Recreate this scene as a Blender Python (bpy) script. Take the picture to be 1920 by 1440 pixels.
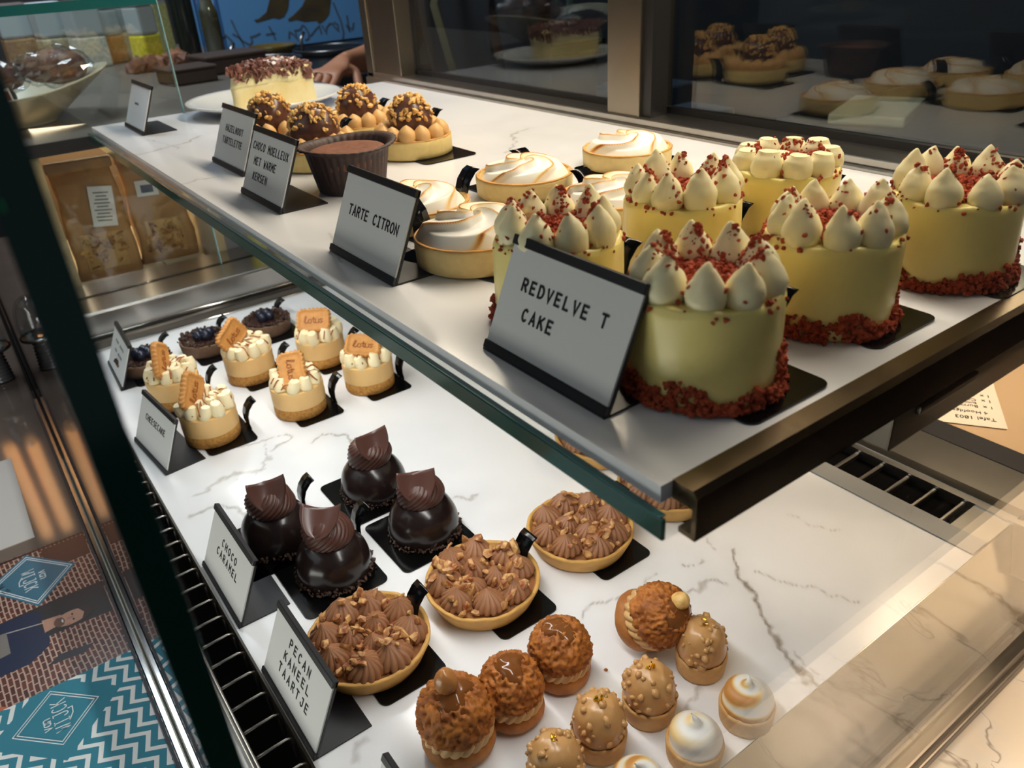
import bpy, bmesh, math, random
import numpy as np
from mathutils import Vector, Matrix, noise

for o in list(bpy.data.objects):
    bpy.data.objects.remove(o)
S = bpy.context.scene
COL = S.collection
PI = math.pi

# ------------------------------------------------------------------ camera, light, exposure
cam = bpy.data.objects.new('camera', bpy.data.cameras.new('camera'))
COL.objects.link(cam)
_R = ((0.80599221, -0.58922727, -0.05646044), (-0.32713062, -0.36390999, -0.87209809), (0.49331746, 0.7213742, -0.4860629))
cam.matrix_world = Matrix(((_R[0][0], -_R[1][0], -_R[2][0], 0.0), (_R[0][1], -_R[1][1], -_R[2][1], 0.0),
                           (_R[0][2], -_R[1][2], -_R[2][2], 0.45), (0, 0, 0, 1)))
cam.data.sensor_width = 36.0
cam.data.lens = 1480.65 / 1920 * 36
cam.data.clip_start = 0.01
cam.data.dof.use_dof = True
cam.data.dof.focus_distance = 0.55
cam.data.dof.aperture_fstop = 13.0
S.camera = cam

S.view_settings.view_transform = 'Standard'
S.view_settings.look = 'None'
S.view_settings.exposure = 0.0
S.view_settings.gamma = 1.0
S.view_settings.use_curve_mapping = False

W = bpy.data.worlds.new('room_light')
S.world = W
W.use_nodes = True
W.node_tree.nodes['Background'].inputs[0].default_value = (0.55, 0.6, 0.7, 1)
W.node_tree.nodes['Background'].inputs[1].default_value = 0.10


def area(name, loc, target, sx, sy, power, col):
    l = bpy.data.lights.new(name, 'AREA')
    l.shape = 'RECTANGLE'
    l.size, l.size_y, l.energy, l.color = sx, sy, power, col
    o = bpy.data.objects.new(name, l)
    COL.objects.link(o)
    o.location = loc
    d = Vector(target) - Vector(loc)
    z = -d.normalized()
    x = Vector((0, 1, 0)).cross(z).normalized()
    y = z.cross(x)
    o.rotation_euler = Matrix((x, y, z)).transposed().to_euler()
    return o


area('case_top_led', (0.56, 0.60, 0.728), (0.36, 0.60, 0.2), 0.07, 0.95, 7.4, (1.0, 0.865, 0.68))
area('shelf_under_led', (0.215, 0.64, 0.246), (0.25, 0.64, 0.0), 0.02, 0.92, 1.55, (1.0, 0.985, 0.96))
area('shop_window', (-1.7, 0.9, 1.5), (0.25, 0.55, 0.1), 1.3, 1.8, 5, (0.80, 0.90, 1.0))
area('front_fill_light', (-0.40, 0.42, -0.03), (0.1, 0.46, 0.03), 0.14, 0.6, 1.7, (1.0, 0.95, 0.88))  # added fill light, low in front, to brighten the lower name cards
wl = area('counter_warm_lamp', (1.05, -0.25, 0.75), (0.95, 0.0, -0.1), 0.2, 0.2, 3.2, (1.0, 0.77, 0.55))
wl.data.spread = 1.6
area('cabinet_lamp', (0.22, 1.5, 0.215), (0.2, 1.45, 0.03), 0.2, 0.25, 0.9, (1.0, 0.80, 0.55))
area('kitchen_lamp', (0.2, 2.0, 1.6), (0.5, 2.3, 0.2), 0.8, 0.8, 24, (0.80, 0.90, 1.0))
sl = area('staff_table_lamp', (0.98, 0.28, 0.52), (0.74, 0.30, 0.0), 0.12, 0.3, 1.6, (1.0, 0.76, 0.50))
sl.data.spread = 2.2


# ------------------------------------------------------------------ materials
def lin(c, a=1.0):
    f = lambda v: (v / 12.92 if v <= 0.04045 else ((v + 0.055) / 1.055) ** 2.4)
    return tuple(f(x / 255.0) for x in c) + (a,)


class NT:
    def __init__(s, name):
        s.m = bpy.data.materials.new(name)
        s.m.use_nodes = True
        s.t = s.m.node_tree
        s.n = s.t.nodes
        s.b = s.n['Principled BSDF']
        s.out = s.n['Material Output']

    def add(s, typ, **kw):
        n = s.n.new(typ)
        for k, v in kw.items():
            setattr(n, k, v)
        return n

    def link(s, a, b):
        s.t.links.new(a, b)

    def math(s, op, a, b=None, c=None):
        n = s.add('ShaderNodeMath', operation=op)
        for i, v in enumerate((a, b, c)):
            if v is None:
                continue
            if isinstance(v, (int, float)):
                n.inputs[i].default_value = v
            else:
                s.link(v, n.inputs[i])
        return n.outputs[0]

    def mix(s, fac, a, b):
        n = s.add('ShaderNodeMix', data_type='RGBA')
        for i, v in ((0, fac), (6, a), (7, b)):
            if isinstance(v, (int, float, tuple)):
                n.inputs[i].default_value = v
            else:
                s.link(v, n.inputs[i])
        return n.outputs[2]

    def coord(s, kind='Object'):
        return s.add('ShaderNodeTexCoord').outputs[kind]

    def noise(s, scale, detail=3.0, vec=None, rough=0.55):
        n = s.add('ShaderNodeTexNoise')
        n.inputs['Scale'].default_value = scale
        n.inputs['Detail'].default_value = detail
        n.inputs['Roughness'].default_value = rough
        s.link(vec if vec is not None else s.coord(), n.inputs['Vector'])
        return n

    def ramp(s, fac, stops):
        n = s.add('ShaderNodeValToRGB')
        e = n.color_ramp.elements
        while len(e) < len(stops):
            e.new(0.5)
        for i, (p, c) in enumerate(stops):
            e[i].position = p
            e[i].color = c
        s.link(fac, n.inputs[0])
        return n.outputs[0]

    def bump(s, h, strength=0.3, dist=0.001):
        n = s.add('ShaderNodeBump')
        n.inputs['Strength'].default_value = strength
        n.inputs['Distance'].default_value = dist
        s.link(h, n.inputs['Height'])
        s.link(n.outputs[0], s.b.inputs['Normal'])


def mat(name, col, rough=0.5, metal=0.0, spec=0.5, sss=0.0, sss_col=None, var=0.0, vscale=200.0, bump=0.0, bscale=400.0, bdist=0.001,
        coat=0.0, col2=None):
    t = NT(name)
    b = t.b
    c = lin(col)
    b.inputs['Base Color'].default_value = c
    b.inputs['Roughness'].default_value = rough
    b.inputs['Metallic'].default_value = metal
    b.inputs['Specular IOR Level'].default_value = spec
    if coat:
        b.inputs['Coat Weight'].default_value = coat
        b.inputs['Coat Roughness'].default_value = 0.1
    if sss:
        b.inputs['Subsurface Weight'].default_value = sss
        b.inputs['Subsurface Radius'].default_value = (1.0, 0.7, 0.4)
        b.inputs['Subsurface Scale'].default_value = 0.004
    if col2 is not None:
        n = t.noise(vscale)
        t.link(t.ramp(n.outputs[0], [(0.35, c), (0.65, lin(col2))]), b.inputs['Base Color'])
    elif var:
        n = t.noise(vscale)
        d = tuple(max(0, x * (1 - var)) for x in c[:3]) + (1,)
        u = tuple(min(1, x * (1 + var)) for x in c[:3]) + (1,)
        t.link(t.ramp(n.outputs[0], [(0.3, d), (0.7, u)]), b.inputs['Base Color'])
    if bump:
        t.bump(t.noise(bscale, 4).outputs[0], bump, bdist)
    return t.m


def attr_mat(name, attr, stops, rough=0.5, sss=0.0, bump=0.0, bscale=500):
    t = NT(name)
    a = t.add('ShaderNodeAttribute', attribute_name=attr)
    t.link(t.ramp(a.outputs['Fac'], stops), t.b.inputs['Base Color'])
    t.b.inputs['Roughness'].default_value = rough
    if sss:
        t.b.inputs['Subsurface Weight'].default_value = sss
        t.b.inputs['Subsurface Radius'].default_value = (1, .8, .6)
        t.b.inputs['Subsurface Scale'].default_value = 0.003
    if bump:
        t.bump(t.noise(bscale, 3).outputs[0], bump)
    return t.m


def glass_mat(name, tint=(1, 1, 1), f0=0.04):
    t = NT(name)
    t.n.remove(t.b)
    g = t.add('ShaderNodeNewGeometry')
    d = t.add('ShaderNodeVectorMath', operation='DOT_PRODUCT')
    t.link(g.outputs['Normal'], d.inputs[0])
    t.link(g.outputs['Incoming'], d.inputs[1])
    k = t.math('SUBTRACT', 1.0, t.math('ABSOLUTE', d.outputs['Value']))
    fr = t.math('ADD', f0, t.math('MULTIPLY', 1 - f0, t.math('POWER', k, 5.0)))
    tr = t.add('ShaderNodeBsdfTransparent')
    tr.inputs[0].default_value = tuple(tint) + (1,)
    gl = t.add('ShaderNodeBsdfGlossy')
    gl.inputs['Roughness'].default_value = 0.0
    mx = t.add('ShaderNodeMixShader')
    t.link(fr, mx.inputs[0])
    t.link(tr.outputs[0], mx.inputs[1])
    t.link(gl.outputs[0], mx.inputs[2])
    t.link(mx.outputs[0], t.out.inputs[0])
    return t.m


def marble_mat(name, base=(243, 243, 243), vein=(128, 120, 110), seed=0.0, rough=0.14, soft=(222, 221, 220)):
    t = NT(name)
    co = t.coord('Object')
    mp = t.add('ShaderNodeMapping')
    mp.inputs['Location'].default_value = (seed, seed * 0.7, seed * 1.3)
    mp.inputs['Rotation'].default_value = (0, 0, 0.7)
    mp.inputs['Scale'].default_value = (1.0, 0.62, 1.0)
    t.link(co, mp.inputs[0])
    w = t.noise(5.0, 4, mp.outputs[0])
    add = t.add('ShaderNodeVectorMath', operation='MULTIPLY_ADD')
    t.link(w.outputs['Color'], add.inputs[0])
    add.inputs[1].default_value = (0.13, 0.13, 0.13)
    t.link(mp.outputs[0], add.inputs[2])
    big = t.noise(4.2, 5, add.outputs[0], 0.6)
    v1 = t.math('ABSOLUTE', t.math('SUBTRACT', big.outputs[0], 0.5))
    thick = t.noise(9, 2, mp.outputs[0])
    lim = t.math('MULTIPLY', t.math('MAXIMUM', t.math('SUBTRACT', thick.outputs[0], 0.42), 0.0), 0.11)
    f1 = t.math('SUBTRACT', 1.0, t.math('DIVIDE', v1, t.math('ADD', lim, 0.0004)))
    f1 = t.math('MINIMUM', t.math('MAXIMUM', f1, 0.0), 1.0)
    mask = t.math('GREATER_THAN', thick.outputs[0], 0.44)
    f1 = t.math('MULTIPLY', t.math('MULTIPLY', f1, mask), 0.75)
    cloud = t.noise(7, 4, add.outputs[0])
    halo = t.math('MAXIMUM', t.math('SUBTRACT', 1.0, t.math('MULTIPLY', v1, 16)), 0.0)
    hf = t.math('MULTIPLY', t.math('MULTIPLY', halo, cloud.outputs[0]), 0.65)
    c = t.mix(hf, lin(base), lin(soft))
    vc = t.mix(t.noise(14, 2, mp.outputs[0]).outputs[0], lin(vein), lin((150, 128, 96)))
    c = t.mix(f1, c, vc)
    t.link(c, t.b.inputs['Base Color'])
    t.b.inputs['Roughness'].default_value = rough
    return t.m


def veined_mat(name, base):
    """marble whose vein strength comes from the slab's own vertex attribute"""
    t = NT(name)
    a = t.add('ShaderNodeAttribute', attribute_name='vein')
    cl = t.noise(6.0, 5)
    soft = t.ramp(cl.outputs[0], [(0.45, lin(base)), (0.72, lin(tuple(v - 16 for v in base)))])
    vc = t.mix(t.noise(26, 2).outputs[0], lin((120, 116, 112)), lin((150, 128, 100)))
    grain = t.noise(160, 4)
    f = t.math('MULTIPLY', a.outputs['Fac'], t.math('ADD', 0.45, grain.outputs[0]))
    t.link(t.mix(t.math('MINIMUM', f, 1.0), soft, vc), t.b.inputs['Base Color'])
    t.b.inputs['Roughness'].default_value = 0.16
    return t.m


M = {}
M['marble_deck'] = veined_mat('white_marble_deck', (244, 245, 246))
M['marble_shelf'] = veined_mat('white_marble_shelf', (236, 237, 241))
M['counter_marble'] = marble_mat('warm_marble_counter', base=(240, 226, 205), vein=(120, 100, 84), seed=1.7, rough=0.22)
M['steel'] = mat('brushed_steel', (176, 172, 165), 0.28, 1.0, var=0.05, vscale=30)
M['steel_dark'] = mat('dark_steel', (98, 92, 84), 0.32, 1.0)
M['steel_bright'] = mat('polished_steel', (215, 214, 210), 0.12, 1.0)
M['black_metal'] = mat('black_metal', (24, 24, 27), 0.4, 0.0, 0.5)
M['black_board'] = mat('glossy_black_card', (7, 7, 7), 0.14, 0.0, 0.25)
M['trough'] = mat('vent_dark', (5, 5, 5), 0.9, 0, 0.05)
M['rubber'] = mat('black_rubber', (26, 27, 32), 0.5)
M['card'] = mat('white_card', (226, 226, 224), 0.45)
M['ink'] = mat('black_ink', (18, 18, 18), 0.6)
M['grey_ink'] = mat('grey_ink', (120, 122, 124), 0.6)
M['glass'] = glass_mat('clear_glass', (0.97, 0.99, 0.98))
M['glass_front'] = glass_mat('front_glass', (0.96, 0.985, 0.97))
M['glass_end'] = glass_mat('end_glass', (0.99, 0.995, 0.99), 0.022)
M['glass_door'] = glass_mat('door_glass', (0.80, 0.84, 0.84), 0.075)
M['glass_edge'] = mat('green_glass_edge', (6, 68, 58), 0.12, 0, 0.5, coat=0.5)
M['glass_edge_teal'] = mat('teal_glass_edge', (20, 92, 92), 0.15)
M['glint_paint'] = mat('bright_green_glint_paint', (20, 190, 120), 0.2)  # plain bright green standing in for light glinting in the glass edge
M['plate'] = mat('white_porcelain', (226, 224, 218), 0.15)
# pastry
M['rv_body'] = mat('yellow_glaze', (251, 230, 146), 0.32, sss=0.35, var=0.04, vscale=60, bump=0.12, bscale=120)
M['rv_cream'] = mat('ivory_cream', (250, 238, 194), 0.42, sss=0.35, bump=0.10, bscale=300)
M['rv_crumb'] = mat('red_velvet_crumb', (186, 82, 46), 0.9, col2=(146, 54, 28), vscale=250)
M['crust'] = mat('shortcrust', (228, 190, 118), 0.62, var=0.10, vscale=140, bump=0.25, bscale=900)
M['crust_rim'] = mat('baked_rim', (214, 158, 84), 0.6, var=0.12, vscale=160, bump=0.25, bscale=900)
M['lemon_crust'] = mat('pale_shortcrust', (232, 205, 140), 0.6, var=0.08, vscale=120, bump=0.25, bscale=900)
M['meringue'] = attr_mat('toasted_meringue', 'toast', [(0.0, lin((250, 247, 240))), (0.35, lin((244, 214, 150))), (0.7, lin((214, 150, 74))), (1.0, lin((150, 84, 34)))], 0.42, 0.25)
M['hz_cream'] = mat('hazelnut_cream', (220, 174, 110), 0.5, sss=0.2, bump=0.08)
M['hz_crust'] = mat('golden_crust', (240, 212, 138), 0.6, var=0.06, bump=0.2, bscale=800)
M['choc'] = mat('milk_chocolate_shell', (92, 58, 46), 0.30, var=0.06, vscale=50)
M['nut'] = mat('chopped_hazelnut', (244, 206, 130), 0.55, col2=(222, 164, 84), vscale=260)
M['paper_cup'] = mat('brown_paper_cup', (62, 42, 36), 0.6, var=0.2, vscale=70)
M['cocoa'] = mat('cocoa_cake', (126, 80, 58), 0.85, var=0.2, vscale=150, bump=0.5, bscale=350)
M['cheese'] = mat('cheesecake_filling', (240, 222, 158), 0.6, sss=0.2, col2=(246, 234, 184), vscale=40, bump=0.3, bscale=200)
M['shaving'] = mat('chocolate_shavings', (98, 58, 46), 0.45, col2=(146, 98, 84), vscale=90)
M['sugar'] = mat('icing_sugar', (236, 222, 216), 0.9)
M['ck_base'] = mat('biscuit_crumb_base', (206, 152, 76), 0.85, col2=(176, 118, 50), vscale=320, bump=0.7, bscale=500)
M['ck_layer'] = mat('caramel_cheesecake', (234, 192, 126), 0.45, sss=0.2, var=0.03, vscale=60)
M['ck_cream'] = mat('vanilla_cream', (248, 232, 190), 0.42, sss=0.3)
M['biscuit'] = mat('caramelised_biscuit', (204, 142, 72), 0.6, var=0.12, vscale=180, bump=0.35, bscale=600)
M['biscuit_ink'] = mat('biscuit_emboss', (160, 92, 38), 0.6)
M['drizzle'] = mat('caramel_drizzle', (160, 84, 38), 0.25)
M['bl_crust'] = mat('brown_nut_crust', (112, 84, 62), 0.75, var=0.2, vscale=160, bump=0.4)
M['bl_rim'] = mat('cocoa_nib_rim', (84, 58, 44), 0.8, col2=(50, 34, 28), vscale=200)
M['bl_fill'] = mat('dark_glaze', (56, 34, 28), 0.15)
M['blueberry'] = mat('blueberry', (28, 32, 50), 0.28, var=0.3, vscale=90)
M['dark_dome'] = mat('dark_chocolate_glaze', (36, 25, 23), 0.22, bump=0.06, bscale=150)
M['nib'] = mat('cocoa_nibs', (96, 68, 50), 0.7, col2=(58, 38, 30), vscale=250)
M['ganache'] = mat('chocolate_ganache', (80, 48, 38), 0.42)
M['curl'] = mat('chocolate_curl', (92, 62, 54), 0.28)
M['pecan_crust'] = mat('tart_crust', (214, 164, 86), 0.6, var=0.10, vscale=150, bump=0.3, bscale=700)
M['pecan_fill'] = mat('cinnamon_filling', (168, 112, 66), 0.8, col2=(140, 88, 46), vscale=250, bump=0.5, bscale=500)
M['pecan_cream'] = mat('cinnamon_cream', (160, 110, 74), 0.5, sss=0.1, bump=0.1, bscale=500)
M['pecan'] = mat('chopped_pecan', (226, 178, 112), 0.5, col2=(150, 78, 40), vscale=170, bump=0.4)
M['choux'] = mat('craquelin', (190, 116, 42), 0.62, col2=(148, 82, 26), vscale=130, bump=0.6, bscale=380)
M['choux_base'] = mat('choux_pastry', (190, 128, 62), 0.6, col2=(164, 98, 40), vscale=80, bump=0.4)
M['ruffle'] = mat('praline_cream', (214, 172, 112), 0.45, sss=0.2)
M['caramel'] = mat('caramel_glaze', (122, 72, 32), 0.12, spec=0.45)
M['dome_caramel'] = mat('caramel_chocolate', (206, 156, 98), 0.28, sss=0.15)
M['shell'] = mat('tartlet_shell', (214, 166, 100), 0.6, var=0.08, bump=0.2, bscale=800)
M['gold'] = mat('gold_leaf', (240, 200, 60), 0.25, 1.0)

# ------------------------------------------------------------------ mesh helpers
rng = np.random.default_rng(5)
random.seed(5)


class MB:
    def __init__(s):
        s.v, s.f, s.n = [], [], 0
        s.attr = []

    def add(s, v, f):
        v = np.asarray(v, float).reshape(-1, 3)
        s.v.append(v)
        if isinstance(f, np.ndarray):
            f = (f + s.n).tolist()
        else:
            f = [[i + s.n for i in q] for q in f]
        s.f += f
        s.n += len(v)
        return s

    def xf(s, m):
        m = np.array(m)
        s.v = [x @ m[:3, :3].T + m[:3, 3] for x in s.v]
        return s

    def join(s, o, m=None):
        v = np.vstack(o.v)
        if m is not None:
            m = np.array(m)
            v = v @ m[:3, :3].T + m[:3, 3]
        return s.add(v, [list(q) for q in o.f])

    def V(s):
        return np.vstack(s.v)

    def mesh(s, name, mt, smooth=True, attr=None):
        me = bpy.data.meshes.new(name)
        me.from_pydata(s.V().tolist(), [], s.f)
        if smooth:
            me.polygons.foreach_set('use_smooth', [True] * len(me.polygons))
        if attr is not None:
            a = me.attributes.new(attr[0], 'FLOAT', 'POINT')
            a.data.foreach_set('value', np.asarray(attr[1], float))
        me.materials.append(mt)
        me.update()
        return me


def put(name, me, parent=None, loc=(0, 0, 0), rot=(0, 0, 0), scale=(1, 1, 1), **props):
    o = bpy.data.objects.new(name, me)
    COL.objects.link(o)
    o.location, o.rotation_euler = loc, rot
    o.scale = scale if not isinstance(scale, (int, float)) else (scale,) * 3
    if parent is not None:
        o.parent = parent
    for k, v in props.items():
        o[k] = v
    return o


def thing(name, label, cat, loc=(0, 0, 0), rot=(0, 0, 0), group=None):
    o = bpy.data.objects.new(name, None)
    COL.objects.link(o)
    o.empty_display_size = 0.01
    o.location, o.rotation_euler = loc, rot
    o['label'], o['category'] = label, cat
    if group:
        o['group'] = group
    return o


def solo(name, mb_or_me, mt, label, cat, group=None, smooth=False, **kw):
    me = mb_or_me if isinstance(mb_or_me, bpy.types.Mesh) else mb_or_me.mesh(name, mt, smooth)
    p = dict(label=label, category=cat)
    if group:
        p['group'] = group
    return put(name, me, None, **kw, **p)


def struct(name, mb, mt, label=None, smooth=False, parent=None):
    o = put(name, mb.mesh(name, mt, smooth), parent)
    if parent is None:
        o['kind'] = 'structure'
        o['label'] = label or name
        o['category'] = name.split('_')[0]
    return o


def box(x0, x1, y0, y1, z0, z1, bev=0.0, seg=2):
    mb = MB()
    if bev <= 0:
        v = [(x, y, z) for x in (x0, x1) for y in (y0, y1) for z in (z0, z1)]
        return mb.add(v, [(0, 1, 3, 2), (4, 6, 7, 5), (0, 4, 5, 1), (2, 3, 7, 6), (0, 2, 6, 4), (1, 5, 7, 3)])
    bm = bmesh.new()
    bmesh.ops.create_cube(bm, size=1)
    for w in bm.verts:
        w.co = ((x0 + x1) / 2 + w.co.x * (x1 - x0), (y0 + y1) / 2 + w.co.y * (y1 - y0), (z0 + z1) / 2 + w.co.z * (z1 - z0))
    bmesh.ops.bevel(bm, geom=list(bm.edges), offset=bev, segments=seg, profile=0.6, affect='EDGES')
    bm.verts.index_update()
    mb.add([w.co[:] for w in bm.verts], [[w.index for w in f.verts] for f in bm.faces])
    bm.free()
    return mb


def grid_faces(nr, nc, wrap=True):
    i = np.arange(nr - 1)[:, None]
    j = np.arange(nc if wrap else nc - 1)[None, :]
    k = (j + 1) % nc
    return np.stack([i * nc + j, i * nc + k, (i + 1) * nc + k, (i + 1) * nc + j], -1).reshape(-1, 4)


def lathe(prof, n=48, fn=None, cap0=False, cap1=False):
    p = np.array(prof, float)
    th = np.linspace(0, 2 * PI, n, endpoint=False)
    T = np.tile(th, (len(p), 1))
    R = np.tile(p[:, :1], (1, n))
    Z = np.tile(p[:, 1:2], (1, n))
    if fn:
        T, R, Z = fn(T, R, Z)
    v = np.stack([R * np.cos(T), R * np.sin(T), Z], -1).reshape(-1, 3)
    mb = MB().add(v, grid_faces(len(p), n))
    if cap0:
        mb.f.append(list(range(n))[::-1])
    if cap1:
        b = (len(p) - 1) * n
        mb.f.append(list(range(b, b + n)))
    return mb


def smooth_prof(pts, m=4):
    """Catmull-Rom through the profile points."""
    p = [np.array(q, float) for q in pts]
    p = [2 * p[0] - p[1]] + p + [2 * p[-1] - p[-2]]
    out = []
    for i in range(1, len(p) - 2):
        for k in range(m):
            t = k / m
            a, b, c, d = p[i - 1], p[i], p[i + 1], p[i + 2]
            out.append(0.5 * (2 * b + (c - a) * t + (2 * a - 5 * b + 4 * c - d) * t * t + (3 * b - a - 3 * c + d) * t ** 3))
    out.append(p[-2])
    out = [(max(q[0], 0.0), q[1]) for q in out]
    return out


def tube(path, r, n=8, closed=False, flat=1.0):
    P = [Vector(q) for q in path]
    mb = MB()
    vs = []
    m = len(P)
    rr = r if hasattr(r, '__len__') else [r] * m
    up = None
    for i in range(m):
        if closed:
            d = P[(i + 1) % m] - P[i - 1]
        else:
            d = P[min(i + 1, m - 1)] - P[max(i - 1, 0)]
        d.normalize()
        if up is None:
            up = Vector((0, 0, 1)) if abs(d.z) < 0.9 else Vector((1, 0, 0))
        a = d.cross(up)
        if a.length < 1e-6:
            a = d.cross(Vector((0, 1, 0)))
        a.normalize()
        b = a.cross(d)
        b.normalize()
        up = b
        for k in range(n):
            t = 2 * PI * k / n
            vs.append(P[i] + a * (math.cos(t) * rr[i]) + b * (math.sin(t) * rr[i] * flat))
    f = grid_faces(m, n).tolist()
    if closed:
        f += [[(m - 1) * n + j, (m - 1) * n + (j + 1) % n, (j + 1) % n, j] for j in range(n)]
    mb.add(vs, f)
    if not closed:
        mb.f.append(list(range(n))[::-1])
        mb.f.append(list(range((m - 1) * n, m * n)))
    return mb


_t = (1 + 5 ** 0.5) / 2
ICO_V = np.array([(-1, _t, 0), (1, _t, 0), (-1, -_t, 0), (1, -_t, 0), (0, -1, _t), (0, 1, _t), (0, -1, -_t), (0, 1, -_t), (_t, 0, -1), (_t, 0, 1), (-_t, 0, -1), (-_t, 0, 1)]) / (1 + _t * _t) ** 0.5
ICO_F = np.array([(0, 11, 5), (0, 5, 1), (0, 1, 7), (0, 7, 10), (0, 10, 11), (1, 5, 9), (5, 11, 4), (11, 10, 2), (10, 7, 6), (7, 1, 8), (3, 9, 4), (3, 4, 2), (3, 2, 6), (3, 6, 8), (3, 8, 9), (4, 9, 5), (2, 4, 11), (6, 2, 10), (8, 6, 7), (9, 8, 1)])


def chunks(pts, size, seed=0, jit=0.35, squash=None):
    """irregular crumbs: one lumpy chunk per point"""
    g = np.random.default_rng(seed)
    pts = np.asarray(pts, float)
    n = len(pts)
    sz = np.asarray(size, float) if hasattr(size, '__len__') else size * g.uniform(0.55, 1.35, n)
    d = g.uniform(1 - jit, 1 + jit, (n, 12))
    ax = g.uniform(0.65, 1.35, (n, 1, 3))
    if squash is not None:
        ax = ax * np.array(squash)
    q = g.normal(size=(n, 4))
    q /= np.linalg.norm(q, axis=1, keepdims=True)
    w, x, y, z = q.T
    Rm = np.stack([1 - 2 * (y * y + z * z), 2 * (x * y - z * w), 2 * (x * z + y * w), 2 * (x * y + z * w), 1 - 2 * (x * x + z * z), 2 * (y * z - x * w),
                   2 * (x * z - y * w), 2 * (y * z + x * w), 1 - 2 * (x * x + y * y)], -1).reshape(n, 3, 3)
    v = ICO_V[None] * d[..., None] * ax * 1.25
    v = np.einsum('nij,nkj->nki', Rm, v) * sz[:, None, None] + pts[:, None]
    f = (ICO_F[None] + (np.arange(n) * 12)[:, None, None]).reshape(-1, 3)
    return MB().add(v.reshape(-1, 3), f)


def sphere(r=1.0, n=24, m=14, c=(0, 0, 0), sc=(1, 1, 1)):
    pr = [(r * math.sin(PI * i / m), -r * math.cos(PI * i / m)) for i in range(m + 1)]
    mb = lathe(pr, n)
    mb.v = [x * np.array(sc) + np.array(c) for x in mb.v]
    return mb


def disp(mb, amp, scale, seed=0.0, ridged=False, axis=None):
    V = mb.V()
    c = V.mean(0) if axis is None else np.array(axis)
    out = V.copy()
    for i, p in enumerate(V):
        d = p - c
        L = np.linalg.norm(d)
        if L < 1e-9:
            continue
        q = Vector(p * scale) + Vector((seed, seed * 1.7, -seed))
        h = noise.noise(q) + 0.5 * noise.noise(q * 2.1)
        if ridged:
            h = 0.6 - 2.2 * abs(h)
        out[i] = p + d / L * h * amp
    mb.v = [out]
    return mb


def lobes(n, amp, ph=0.0):
    return lambda T, R, Z: (T, R * (1 + amp * np.cos(n * T + ph)), Z)


# ------------------------------------------------------------------ stroke lettering
def arc(cx, cy, rx, ry, a0, a1, n=10):
    return [(cx + rx * math.cos(math.radians(a0 + (a1 - a0) * i / n)), cy + ry * math.sin(math.radians(a0 + (a1 - a0) * i / n))) for i in range(n + 1)]


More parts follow.
